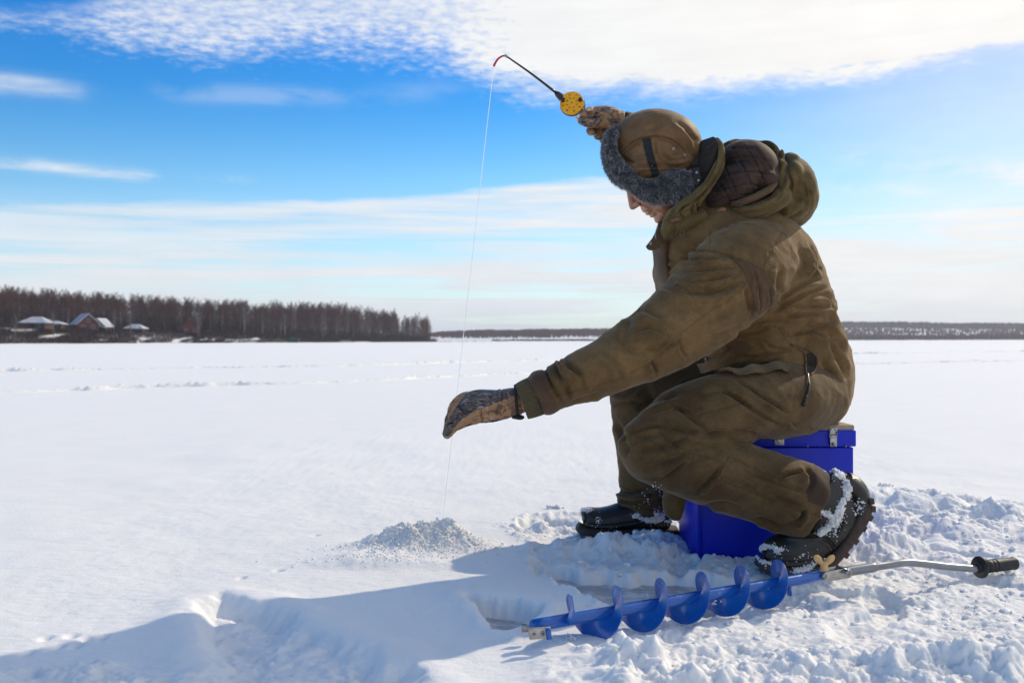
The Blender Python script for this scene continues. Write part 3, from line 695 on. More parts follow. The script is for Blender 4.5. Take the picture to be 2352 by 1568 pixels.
def blades(rs, base, dirs, L, w):
    """thin upright triangles from base points along dirs"""
    n = len(base); s = np.cross(dirs, rs.normal(size=(n, 3))); s /= np.linalg.norm(s, axis=1)[:, None]+1e-9
    V = np.stack([base-s*w[:, None], base+s*w[:, None], base+dirs*L[:, None]], 1).reshape(-1, 3); return V, np.arange(3*n).reshape(-1, 3)
def tree_mesh(seed, h, spread_, kind):
    rs = np.random.RandomState(seed); mb = MB(); tips = []
    z = np.linspace(0, h*.96, 8); lean = rs.normal(0, .02, 2); wav = np.cumsum(rs.normal(0, .06, (8, 2)), 0)
    pts = np.stack([lean[0]*z+wav[:, 0], lean[1]*z+wav[:, 1], z], 1); r0 = .014*h*rs.uniform(.8, 1.2)
    mb.tube(pts, np.linspace(r0, .03, 8), 5); L = []
    start = {'tall': .28, 'wide': .18}[kind]
    for k in range(22):
        t = start+(1-start)*k/22; c = np.array([np.interp(t*h*.96, z, pts[:, i]) for i in range(3)]); a = k*2.4+rs.uniform(-.5, .5)
        prof = math.sin(min(1, (t-start)/(1-start)*1.15+.18)*math.pi)**.7; ln = h*spread_*(.35+.65*prof)*rs.uniform(.7, 1.15)
        d = np.array([math.cos(a), math.sin(a), rs.uniform(.7, 1.5)]); d /= np.linalg.norm(d); m = c+d*ln*.5+[0, 0, .02*h]; e = c+d*ln+np.array([0, 0, .06*h])
        mb.tube([c, m, e], [r0*.38*(1.1-t), r0*.22*(1.1-t), .015], 4); L.append((c, m, e, ln))
    me_tr = mb
    B = []; D = []; ln_ = []
    for c, m, e, ln in L:
        for q in range(34):
            t = rs.uniform(.15, 1.1); p = c*(1-t)**2+2*m*t*(1-t)+e*t*t if t <= 1 else e
            d = (e-c)/np.linalg.norm(e-c)+rs.normal(0, .75, 3)+[0, 0, .30]; d /= np.linalg.norm(d); B.append(p+rs.normal(0, .12, 3)); D.append(d); ln_.append(rs.uniform(.7, 1.9)*h/17)
    V, Fc = blades(rs, np.array(B), np.array(D), np.array(ln_), np.full(len(B), .045*h/17))
    return me_tr.mesh('trunk'), make_mesh('crown', V, Fc)
FOREST_GROUP = 'bare trees along the far left shore'
def shore_y(px):                             # distance of the left shore's edge
    return np.interp(px, [-900, 0, 600, 985, 1010], [300, 343, 470, 690, 760])
def top_px(px): return np.interp(px, [-900, 0, 110, 260, 420, 560, 760, 880, 960, 985, 1000], [640, 667, 672, 682, 690, 697, 703, 716, 728, 732, 760])
def bank_z(px, back):                        # ground level 'back' metres behind the shore edge
    k = np.interp(px, [-900, 0, 500, 800, 985], [6.5, 6.0, 4.2, 1.6, .4]); return k*sstep(0, 16, back)+.05*back*.12
def left_shore():
    # the wooded bank: snow ground rising behind the ice
    pxs = np.linspace(-900, 992, 200); backs = np.array([-3, 0, 2, 5, 9, 14, 20, 30, 60, 130, 260]); V = []
    for b in backs:
        for px in pxs:
            Y = shore_y(px)+b; q = G(px, 800); x = (px-1176)/F*Y; jag = fbm(np.array([[x*.05, b*.05]]), 1, 2, .5, 4)[0]
            V.append([x, Y+jag*2, (-.4 if b < 0 else bank_z(px, b)+(fbm(np.array([[x, b]]), .12, 3, .5, 8)[0]*.5 if b > 1 else 0))])
    n = len(pxs); i = (np.arange(len(backs)-1)[:, None]*n+np.arange(n-1)[None]).ravel()
    tag(link('wooded_bank', make_mesh('wooded_bank', np.array(V), np.stack([i, i+1, i+n+1, i+n], 1)), M['snow_far']), kind='structure')
    rs = np.random.RandomState(3)
    protos = []
    for k in range(7): protos.append(tree_mesh(20+k, 17.0, .24+.04*(k % 3), 'tall'))
    wides = [tree_mesh(60+k, 12.0, .24, 'wide') for k in range(3)]
    for t, c in protos+wides: t.materials.append(M['trunk']); c.materials.append(M['twig'])
    def plant(px, back, toppx, src, label, group, birch=False, wide=1.0, cat='tree'):
        Y = shore_y(px)+back; x = (px-1176)/F*Y; z0 = bank_z(px, back)-.2; top = P(px, toppx, Y)[2]; h = max(3.0, top-z0)
        tr, cr = src; s = h/float(max(coords(tr)[:, 2].max(), 1)/.96*.99); r = empty('bare_tree', (x, Y, z0)); tag(r, label, cat, group)
        r.rotation_euler[2] = rs.uniform(0, 6.28)
        for nm, me in (('trunk', tr), ('crown', cr)):
            if birch and nm == 'trunk': me = me.copy(); me.materials.clear(); me.materials.append(M['birch'])
            if birch == 2 and nm == 'crown': me = me.copy(); me.materials.clear(); me.materials.append(M['birchtwig'])
            o = bpy.data.objects.new(nm, me); COL.objects.link(o); o.parent = r; o.scale = (s*wide, s*wide, s)
        return r
    M['birchtwig'] = bark('pale_twigs', (0.10, 0.085, 0.085), (0.16, 0.14, 0.14))
    lab = 'bare dark tree in the close-grown belt along the far left shore'
    # the belt's front rows: each tree a thing
    k = 0
    for row, (back, cnt) in enumerate(((26, 105), (34, 95), (44, 80))):
        for j in range(cnt):
            px = -40+1030*(j+rs.uniform(.1, .9))/cnt; tp = top_px(px)+rs.uniform(-7, 16)+(6 if row == 0 else 0)+fbm(np.array([[px*.01, row]]), 1, 2, .5, 5)[0]*10
            if px > 960: tp += 2
            if row == 0 and any(abs(px-hx) < w for hx, w in ((95, 45), (208, 48), (312, 22), (435, 26))): continue
            plant(px, back+rs.uniform(-3, 3), tp, (protos+wides+wides)[rs.randint(13)], lab, FOREST_GROUP, birch=rs.rand() < .28); k += 1
    print('trees', k)
    # single trees one can point at
    for px, back, tp, w, lb, b in (
        (562, 20, 692, 1.25, 'tall pale birch with a spreading crown standing out at the middle of the left woods', 2),
        (34, 6, 718, 1.0, 'pale low birch on the shore at the left edge, left of the white-roofed house', 2),
        (300, 8, 716, 1.0, 'pale thin birch in front of the small low hut', 2),
        (262, 9, 712, 1.0, 'pale thin birch just right of the tall red house', 2),
        (455, 8, 715, 1.0, 'pale leaning birch at the right corner of the rightmost red house', 2),
        (122, 8, 712, 1.0, 'pale bare birch in front of the white-roofed house by the shore', 2),
        (655, 16, 716, 1.0, 'slender pale birch just left of the green shed on the shore', 2),
        (742, 15, 712, 1.0, 'pale forked birch to the right of the green shed', 2),
        (848, 14, 722, 1.0, 'pale leaning birch near the right end of the left woods', 2),
        (765, 18, 698, 1.5, 'broad-crowned tree rising above the woods right of the green shed', 0),
        (968, 10, 727, 1.6, 'last broad round-crowned tree at the right end of the left woods', 0),
        (938, 14, 728, 1.4, 'second tree from the right end of the left woods', 0),
        (900, 16, 720, 1.4, 'third tree from the right end of the left woods, broad and dark', 0)):
        plant(px, back, tp, wides[int(px) % 3] if not b else protos[int(px) % 7], lb, None, b, w)
    # the wood behind, one mass
    V = []; Fc = []; n0 = 0; data = [[(coords(me), np.array([list(p.vertices)[:3] for p in me.polygons])) for me in pr] for pr in protos[:3]]
    cr = []
    for j in range(420):
        px = rs.uniform(-60, 990); back = rs.uniform(48, 150); Y = shore_y(px)+back; x = (px-1176)/F*Y; z0 = bank_z(px, back)-.2
        h = P(px, top_px(px)+rs.uniform(-6, 14), Y)[2]-z0; v, f = data[rs.randint(3)][1]
        pick = rs.rand(len(f)) < .8; f = f[pick]; a = rs.uniform(0, 6.28); c, s = math.cos(a), math.sin(a)
        q = v@np.array([[c, s, 0], [-s, c, 0], [0, 0, 1]])*h/17.2+[x, Y, z0]; idx = f.ravel(); V.append(q[idx]); 
        # trunk as a thin three-sided post
        mbt = np.array([[-.12, 0, 0], [.12, 0, 0], [0, 0, h*.9]])+[x, Y, z0]; mb2 = np.array([[0, -.12, 0], [0, .12, 0], [0, 0, h*.9]])+[x, Y, z0]; V.append(mbt); V.append(mb2)
    V = np.concatenate(V); tag(link('woods', make_mesh('woods', V, np.arange(len(V)).reshape(-1, 3)), M['twig'], smooth=False), 'dense mass of bare trunks and twigs behind the front trees on the left shore', 'woods', kind='stuff')
    # undergrowth among the trunks and scrub on the bank
    def scrub(name, n, b0, b1, h0, h1, m, lab, px0=-60, px1=985, wd=.05, keep=-.15):
        px = rs.uniform(px0, px1, n); back = rs.uniform(b0, b1, n); Y = np.array([shore_y(a) for a in px])+back; x = (px-1176)/F*Y
        clump = fbm(np.stack([x*.12, back*.12], 1), 1, 3, .6, 12); k = clump > keep; px, back, Y, x = px[k], back[k], Y[k], x[k]; n = len(px)
        z0 = np.array([bank_z(a, b) for a, b in zip(px, back)])-.2; d = rs.normal(0, .42, (n, 3)); d[:, 2] = 1; d /= np.linalg.norm(d, axis=1)[:, None]
        V, Fc = blades(rs, np.stack([x, Y, z0], 1), d, rs.uniform(h0, h1, n), np.full(n, wd)); tag(link(name, make_mesh(name, V, Fc), m, smooth=False), lab, 'scrub', kind='stuff')
    scrub('undergrowth', 52000, 22, 90, 2, 11, M['scrub'], 'dark twiggy undergrowth between the trunks of the left woods', wd=.09)
    scrub('bank_scrub', 110000, .3, 20, .6, 2.2, M['scrub'], 'low snowy scrub on the bank below the houses', keep=-.42, wd=.06)  # scrub thickened, its dark twigs also standing in for shade on the bank
    scrub('dark_thicket', 9000, 4, 30, 1.5, 4.5, M['scrub'], 'dark low thicket along the shore under the right half of the woods', 520, 985, .09)
    scrub('end_thicket', 700, 0, 14, 1.0, 4.5, M['twig'], 'twiggy bushes thinning out past the last tree at the right end of the woods', 980, 1003, .07, -9)
    scrub('reeds', 1500, -2, 3, .6, 1.6, M['reed'], 'strip of brown reeds on the ice edge at the right end of the woods', 880, 1130)
left_shore()
def house(name, label, px, back, w, d, hw, hr, wall, roofm, turn=0.0, chim=False, windows=2, hip=False, zoff=0.0, porch=False):
    Y = shore_y(px)+back; x = (px-1176)/F*Y; z0 = bank_z(px, back)-.3+zoff; r = empty(name, (x, Y, z0)); r.rotation_euler[2] = turn; r.scale = (1.12,)*3; tag(r, label, 'house')
    def part(nm, mb, m, par=None):
        o = bpy.data.objects.new(nm, mb.mesh(nm)); COL.objects.link(o); o.data.materials.append(m); o.parent = par or r; return o
    b = MB(); prof = [(-w/2, 0), (w/2, 0), (w/2, hw), (0, hw+hr-.15) if not hip else (w/2, hw), (-w/2, hw)]
    if hip: b.box((0, 0, hw/2), (w/2, d/2, hw/2))
    else: b.prism([(a, -d/2, c) for a, c in prof], (0, d, 0))
    part('wall', b, wall)
    o_ = .6; t = .25; b = MB()
    if hip:
        R = [np.array([[-w/2-o_, -d/2-o_, hw], [w/2+o_, -d/2-o_, hw], [w/2+o_, d/2+o_, hw], [-w/2-o_, d/2+o_, hw]]), np.array([[-w/2-o_, -d/2-o_, hw+t], [w/2+o_, -d/2-o_, hw+t], [w/2+o_, d/2+o_, hw+t], [-w/2-o_, d/2+o_, hw+t]]),
             np.array([[-w/5, -.1, hw+hr], [w/5, -.1, hw+hr], [w/5, .1, hw+hr], [-w/5, .1, hw+hr]])]; b.rings(R)
    else:
        k = hr/(w/2)
        for s in (-1, 1):
            pr = [(0, hw+hr), (s*(w/2+o_), hw-k*o_), (s*(w/2+o_), hw-k*o_+t), (0, hw+hr+t*1.3)]; b.prism([(a, -d/2-o_, c) for a, c in pr], (0, d+2*o_, 0))
    rf = part('roof', b, roofm)
    if chim: b = MB(); b.box((w*.18, 0, hw+hr*.9), (.4, .4, .9)); part('chimney', b, M['brick'], rf)
    for i in range(windows):
        cx = (-w*.22, w*.22)[i % 2] if windows > 1 else 0; cz = hw*.55 if i < 2 else hw+hr*.35; cx = cx if i < 2 else 0
        b = MB(); b.box((cx, -d/2-.03, cz), (.6, .06, .65)); f = part('window', b, M['frame_white']); b = MB(); b.box((cx, -d/2-.10, cz), (.48, .02, .53)); part('pane', b, M['glass_dark'], f)
    b = MB(); b.box((w*.38, -d/2-.03, 1.0), (.42, .05, 1.0)); part('door', b, M['door_brown'])
    if porch: b = MB(); b.prism([(w/2-.2, -d/2+.2, hw*.75), (w/2+3, -d/2+.2, hw*.35), (w/2+3, -d/2+.2, hw*.42), (w/2-.2, -d/2+.2, hw*.85)], (0, d*.7, 0)); part('porch_roof', b, roofm)
    return r
M['brick'] = simple('dark_red_wall', (0.13, 0.035, 0.028), .9, 0, .5, .2); M['timber'] = simple('brown_timber_wall', (0.075, 0.040, 0.026), .9, 0, .6, .2)
M['frame_white'] = simple('window_frame', (0.30, 0.30, 0.32), .6); M['glass_dark'] = simple('window_glass', (0.03, 0.035, 0.045), .1); M['door_brown'] = simple('door', (0.05, 0.03, 0.02), .7)
M['roof_snow'] = simple('dull_roof_snow', (0.48, 0.50, 0.56), .9, 0, .5, .15); M['green_wall'] = simple('green_boards', (0.018, 0.085, 0.055), .8, 0, .6, .15); M['red_roof'] = simple('thinly_snowed_red_roof', (0.16, 0.09, 0.09), .8, 0, .7, .35)  # roof snow is duller and bluer than the snow elsewhere
house('house', 'long low brown house with a snow-white roof, leftmost on the far shore', 85, 17, 8.5, 7, 2.0, 2.2, M['timber'], M['roof_snow'], hip=True)
house('house', 'low annex with a flatter white roof joined to the right of the leftmost house', 125, 18, 6.0, 5, 1.9, 1.2, M['timber'], M['roof_snow'], .1, hip=True)
house('house', 'tall dark-red house with a steep snowy gable roof and chimney on the far shore', 195, 18, 7.5, 6.5, 2.6, 3.3, M['brick'], M['roof_snow'], .75, True, 3, porch=True)
house('house', 'brown gabled wing with snowy eaves on the right of the tall red house', 234, 17, 5.5, 5, 2.0, 2.5, M['timber'], M['roof_snow'], -.15, windows=3)
house('house', 'small low hut with a white hipped roof between the two red houses', 312, 16, 6.6, 5, 1.3, 1.8, M['timber'], M['roof_snow'], hip=True)
house('house', 'red house with a thinly snowed steep roof, rightmost house on the left shore', 437, 16, 7.5, 6.5, 2.4, 3.6, M['brick'], M['red_roof'], .35)
house('shed', 'dark green shed at the water edge under the woods', 668, 3, 7.0, 4, 1.6, .6, M['green_wall'], M['green_wall'], .1, windows=1)['category'] = 'shed'
def far_shores():
    rs = np.random.RandomState(9)
    def land(name, px0, px1, Y0, depth, rise, seed):
        pxs = np.linspace(px0, px1, 160); bs = np.array([-10, 0, 15, 60, 150, 300, 500, 800, depth]); V = []
        for b in bs:
            for px in pxs:
                Y = Y0+b; x = (px-1176)/F*Y; V.append([x, Y, -1 if b < 0 else rise*sstep(0, depth*.7, b)*(1+.25*pnoise(np.array([[x*.002, b*.002]]), 1, seed)[0])+.6*sstep(0, 20, b)])
        n = len(pxs); i = (np.arange(len(bs)-1)[:, None]*n+np.arange(n-1)[None]).ravel()
        tag(link(name, make_mesh(name, np.array(V), np.stack([i, i+1, i+n+1, i+n], 1)), M['snow_far']), kind='structure')
        return lambda px, b: rise*sstep(0, depth*.7, b)*(1+.25*pnoise(np.array([[(px-1176)/F*(Y0+b)*.002, b*.002]]), 1, seed)[0])+.6*sstep(0, 20, b)
    def mass(name, label, g, Y0, px0, px1, b0, b1, n, hfun, wd, keep=-9, seed=0, mat='twig'):
        px = rs.uniform(px0, px1, n); b = rs.uniform(b0, b1, n); Y = Y0+b; x = (px-1176)/F*Y
        c = fbm(np.stack([x*.01, b*.01], 1), 1, 3, .5, seed); k = c > keep; px, b, Y, x = px[k], b[k], Y[k], x[k]; n = len(px)
        z = np.array([g(a, q) for a, q in zip(px, b)])-.5; d = rs.normal(0, .22, (n, 3)); d[:, 2] = 1; d /= np.linalg.norm(d, axis=1)[:, None]
        H = np.array([hfun(a) for a in px])*(.62+.38*rs.rand(n))*(1+.22*fbm(np.stack([x*.02, b*0], 1), 1, 3, .5, seed+5)); top = np.stack([x, Y, z+H], 1)
        # a fan of bare branches: a narrow stem and a wider upturned spray
        s = np.stack([np.ones(n), rs.normal(0, .5, n), np.zeros(n)], 1); base = np.stack([x, Y, z], 1)
        W = wd*(.6+.8*rs.rand(n))
        V = np.stack([base-s*(W*.25)[:, None], base+s*(W*.25)[:, None], top+s*(W)[:, None]*.8-[0, 0, 1]*H[:, None]*.15, top, top-s*W[:, None]*.8-[0, 0, 1]*H[:, None]*.18], 1).reshape(-1, 3)
        i = np.arange(n)*5; Fc = [(a, a+1, a+2, a+3, a+4) for a in i]
        tag(link(name, make_mesh(name, V, Fc), M[mat], smooth=False), label, 'woods', kind='stuff')
    g1 = land('far_shore', 960, 1560, 1250, 900, 14, 3)
    mass('far_woods', 'low bluish line of woods on the distant shore between the left woods and the sleeve', g1, 1250, 985, 1480, 200, 700, 2600, lambda p: np.interp(p, [985, 1010, 1100, 1480], [3, 7, 9, 11]), 1.8, -.35, 2)
    mass('far_scrub', 'dark thin scrub at the water edge of the distant shore in the middle', g1, 1250, 1060, 1560, 4, 40, 1100, lambda p: 2.6, 1.2, -.1, 6)
    g2 = land('far_shore', 1440, 2700, 1500, 1300, 27, 7)
    mass('far_woods', 'long level line of bluish woods on the distant shore right of the angler', g2, 1500, 1480, 2500, 700, 1100, 8000, lambda p: 15, 2.4, -.7, 12)
    mass('far_grove', 'sparse blue-grey trees on the snowy slope between the two dark bands of the right shore', g2, 1500, 1480, 2500, 160, 690, 3600, lambda p: 8, 1.8, -.25, 31)
    mass('far_scrub', 'dark blue band of scrub along the ice edge on the distant shore at the right', g2, 1500, 1480, 2500, 5, 140, 5600, lambda p: np.interp(p, [1850, 2352, 2500], [7.0, 9.0, 9.0]), 1.8, -.45, 17)
far_shores()

def haze():
    mb = MB(); mb.box((0, 2000-60, 28), (4000, 2100, 31)); m = bpy.data.materials.new('haze'); m.use_nodes = True; t = NT(m.node_tree); t.n.remove(t.n['Principled BSDF'])
    v = t.node('ShaderNodeVolumePrincipled'); v.inputs['Color'].default_value = (0.80, 0.87, 1.0, 1); v.inputs['Density'].default_value = 0.00016; v.inputs['Anisotropy'].default_value = 0.3
    t.l.new(v.outputs[0], t.n['Material Output'].inputs['Volume'])
    tag(mb.build('haze', m, smooth=False), 'pale winter haze over the lake', 'haze', kind='stuff')
haze()
# ------------------------------------------------------------------ blue tackle box
def build_box():
    x0, x1, y0, y1 = BOX; zb = -.03; zt = P(1900, 1027, BY0)[2]; ztop = P(1900, 988, BY0)[2]
    r = empty('tackle_box', ((x0+x1)/2, (y0+y1)/2, 0)); tag(r, 'tall blue metal fishing box the angler sits on, standing in the trodden snow', 'tackle box')
    b = MB(); b.box(((x0+x1)/2, (y0+y1)/2, (zb+zt)/2), ((x1-x0)/2, (y1-y0)/2, (zt-zb)/2)); bevel(b.build('body', M['box_blue'], r), .003)
    # rolled front corner seam
    b = MB(); b.box((x0+.006, y0-.0015, (zb+zt)/2), (.006, .002, (zt-zb)/2-.001)); b.build('corner_seam', M['box_blue'], r)
    b = MB(); b.box(((x0+x1)/2+.001, (y0+y1)/2, (zt+ztop)/2+.0015), ((x1-x0)/2+.005, (y1-y0)/2+.005, (ztop-zt)/2-.001)); lid = bevel(b.build('lid', M['box_blue'], r), .003)
    b = MB(); b.box(((x0+x1)/2+.002, (y0+y1)/2, ztop+.007), ((x1-x0)/2+.001, (y1-y0)/2+.001, .0075)); bevel(b.build('seat_pad', M['pad'], r), .004, 3)
    def at(px, py, dy=0): return P(px, py, y0-.006-dy)
    # toggle latch
    c = at(1914, 1003); b = MB(); s = 1/F*y0
    b.box(at(1914, 990, .001), (9*s, .0012, 8*s)); b.box(at(1914, 1012, .004), (8*s, .0025, 13*s)); la = bevel(b.build('latch', M['zinc'], r), .001)
    b = MB(); b.tube([at(1906, 990, .004), at(1905, 1004, .007), at(1922, 1004, .007), at(1922, 990, .004)], .0016, 8); b.build('latch_loop', M['steel'], la)
    b = MB(); b.tube([at(1914, 1019, .004), at(1914, 1021, .008)], [.0055, .0055], 14); b.build('latch_knob', M['steel'], la)
    b = MB(); b.box(at(1790, 1014, .001), (11*s, .0012, 8*s)); b.box(at(1790, 1012, .004), (5*s, .0025, 4*s)); bevel(b.build('strike_plate', M['zinc'], r), .001)
    for px, py in ((1783, 1009), (1797, 1009), (1909, 986), (1919, 986), (1855, 1024), (1943, 1024)):
        b = MB(); b.ellipsoid(at(px, py, .003), np.eye(3)*[.0026, .0016, .0026], 10, 6); b.build('rivet', M['steel'], r)
build_box()
# ------------------------------------------------------------------ ice auger
def build_auger():
    A, B = AUGER_A, AUGER_B; ax = B-A; L = np.linalg.norm(ax); ax = ax/L; u = np.cross(ax, [0, 0, 1]); u /= np.linalg.norm(u); v = np.cross(u, ax)
    R = .0505; r0 = .0125; rt = empty('ice_auger', tuple((A+B)/2*[1, 1, 0])); tag(rt, 'blue spiral hand ice auger with grey cranked handle lying on the snow', 'ice auger')
    b = MB(); b.tube([A, A+ax*.03, B-ax*.005, B], [r0*.9, r0, r0, r0*.98], 24); b.build('shaft', M['auger_blue'], rt)
    # the flighting: a thick helicoid
    t0, t1 = .062, .672; turns = 5.51; n = 420; V = []; th = .0022; phase = AUG_PHASE
    for i in range(n+1):
        f = i/n; s = t0+(t1-t0)*f; a = phase+2*math.pi*turns*f; Ro = R*min(1, .72+f*4); ca, sa = math.cos(a), math.sin(a); rad = u*ca+v*sa
        for rr in np.linspace(r0-.003, Ro, 6): V.append(A+ax*(s-th/2)+rad*rr)
        for rr in np.linspace(Ro, r0-.003, 6): V.append(A+ax*(s+th/2)+rad*rr)
    k = 12; Fc = [(i*k+j, i*k+(j+1) % k, (i+1)*k+(j+1) % k, (i+1)*k+j) for i in range(n) for j in range(k)]
    Fc += [tuple(range(k-1, -1, -1)), tuple(range(n*k, n*k+k))]
    b = MB(); b.add(V, Fc); o = b.build('spiral_blade', M['auger_blue'], rt); o.modifiers.new('e', 'EDGE_SPLIT').split_angle = .9
    # cutting head with two knives
    b = MB(); b.box(A+ax*.008, (.010, .010, .007), np.stack([ax, u, v], 1)); hd = bevel(b.build('cutting_head', M['auger_blue'], rt), .002)
    Mx = np.stack([ax*.94+u*.34, u*.94-ax*.34, v], 1)
    c = P(1240, 1453, A[1]-.035); b = MB(); b.box(c, (.021, .003, .0105), np.array([[.985, .17, 0], [-.12, .98, .12], [-.12, -.08, .99]]).T); kn = bevel(b.build('knife', M['zinc'], hd), .0008)
    b = MB(); b.box(c+[.016, .002, -.001], (.005, .004, .011), np.array([[.985, .17, 0], [-.12, .98, .12], [-.12, -.08, .99]]).T); b.build('knife_holder', M['auger_blue'], hd)
    for dx in (-.011, .006):
        q = c+np.array([dx, -.0035, -.001*dx]); b = MB(); b.ellipsoid(q, np.eye(3)*[.0052, .0016, .0052], 16, 6); b.build('screw', M['steel'], kn)
        b = MB(); b.box(q+[0, -.0015, 0], (.0032, .0006, .0007)); b.box(q+[0, -.0016, 0], (.0007, .0006, .0032)); b.build('screw_slot', M['black_plastic'], kn)
    b = MB(); b.box(P(1212, 1440, A[1]+.03), (.012, .003, .008), Mx); b.build('knife', M['zinc'], hd)
    # hinge: bracket plates, bolts, wing nut
    pb = P(1905, 1318, 2.262); d2 = P(2000, 1303, 2.30)-P(1880, 1322, 2.27); d2 /= np.linalg.norm(d2); w2 = np.cross(d2, [0, 0, 1]); w2 /= np.linalg.norm(w2); v2 = np.cross(w2, d2); M2 = np.stack([d2, w2, v2], 1)
    b = MB(); b.box(B+ax*.012, (.016, .009, .009), np.stack([ax, u, v], 1)); bevel(b.build('hinge_block', M['auger_blue'], rt), .002)
    for s in (-1, 1):
        q = P(1917, 1316, 2.28)+w2*.0135*s; al = np.linspace(0, 2*np.pi, 28, endpoint=False); R_ = []
        for e in (-.0017, .0017):
            R_.append(np.array([q+d2*(math.copysign(.026, math.cos(a))+.010*math.cos(a))+v2*.0115*math.sin(a)+w2*e for a in al]))
        b = MB(); b.rings(R_); bevel(b.build('hinge_plate', M['zinc'], rt), .0008)
    for px, py in ((1889, 1320), (1943, 1312)):
        c = P(px, py, 2.262)+(w2*-.004 if w2[1] > 0 else w2*.004); dirn = w2 if w2[1] < 0 else -w2
        b = MB(); b.tube([c, c+dirn*.006], [.0072, .0068], 6); b.build('bolt', M['steel'], rt)
        b = MB(); b.tube([c-dirn*.04, c+dirn*.001], [.0062, .0062], 10); b.build('bolt_shank', M['steel'], rt)
    # handle: sleeve, cranked tube, flange, grip
    H = [P(1938, 1313, 2.285), P(2000, 1303, 2.31), P(2040, 1297, 2.33), P(2075, 1292, 2.345), P(2110, 1293, 2.36), P(2180, 1301, 2.40), P(2262, 1307, 2.44)]
    Hc = catmull(H, 8); b = MB(); b.tube(Hc, .0088, 20); b.build('handle_tube', M['silver_paint'], rt)
    b = MB(); q = Hc[:11]; b.tube(q, [.0100]+[.0112]*9+[.0100], 20); b.build('handle_sleeve', M['silver_paint'], rt)
    g0 = P(2240, 1303, 2.43); g1 = P(2330, 1293, 2.475); gd = (g1-g0)/np.linalg.norm(g1-g0); Lg = np.linalg.norm(g1-g0)
    pr = [(0, .013), (.010, .0135), (.012, .024), (.013, .0265), (.017, .0268), (.019, .024), (.021, .017), (.030, .0150), (.045, .0155), (.06, .0148), (.075, .0155), (Lg*.93, .0150), (Lg*.97, .0165), (Lg, .0155), (Lg+.002, .010)]
    b = MB(); b.tube([g0+gd*a for a, _ in pr], [q for _, q in pr], 32); g = b.build('grip', M['black_rubber'], rt); g.modifiers.new('e', 'EDGE_SPLIT').split_angle = .7
    b = MB()
    for a in (.034, .040, .052, .064): b.tube([g0+gd*(a-.0012), g0+gd*(a+.0012)], [.0163, .0163], 28)
    b.build('grip_ring', M['black_rubber'], g)
    # wing nut
    c = P(1893, 1303, 2.268); s = 2.268/F
    wn = MB(); wn.tube([c-[0, 0, .006], c+[0, 0, .004], c+[0, 0, 11*s], c+[0, 0, 15*s]], [.0095, .0088, .0078, .0045], 20)
    for sg in (-1, 1):
        tip = P(1893+sg*19, 1279, 2.268); base = P(1893+sg*5, 1293, 2.268); dd = (tip-base)/np.linalg.norm(tip-base); pr_ = np.cross(dd, [0, 1, 0]); cc = (tip*.62+base*.38)
        wn.ellipsoid(cc, np.stack([dd*.0135, np.array([0, 1, 0])*.0040, pr_*.0085]), 20, 12); wn.tube([base-dd*.006, cc], [.006, .0055], 12)
    w = link('wing_nut', remesh(wn, .0010, 3), M['wingnut'], rt)
    b = MB(); b.tube([c, c+[0, 0, 22*s]], [.0036, .0036], 12)
    for k in range(5): b.tube([c+[0, 0, (15+k*1.4)*s], c+[0, 0, (15.7+k*1.4)*s]], [.0042, .0042], 12)
    b.build('threaded_stud', M['steel'], w)
    rs = np.random.RandomState(2); C_ = []; R_ = []
    for k in range(7):
        s0 = rs.uniform(.04, .66); a0 = rs.uniform(3.6, 5.9); r1 = rs.uniform(r0+.002, R*.9)
        for _ in range(12):
            a1 = a0+rs.normal(0, .18); C_.append(A+ax*(s0+rs.normal(0, .005))+(u*math.cos(a1)+v*math.sin(a1))*(r1+rs.normal(0, .003))); R_.append(rs.uniform(.0010, .0036))
    tag(lumps('caked_snow', np.array(C_), R_, M['snow_crumb'], .9, .6, 77, False, rt), kind='stuff')
    # a small lug under the shaft by the last turn
    q = P(1812, 1352, 2.235); b = MB(); b.box(q, (.004, .008, .014)); b.build('lug', M['auger_blue'], rt)
AUG_PHASE = .044
build_auger()
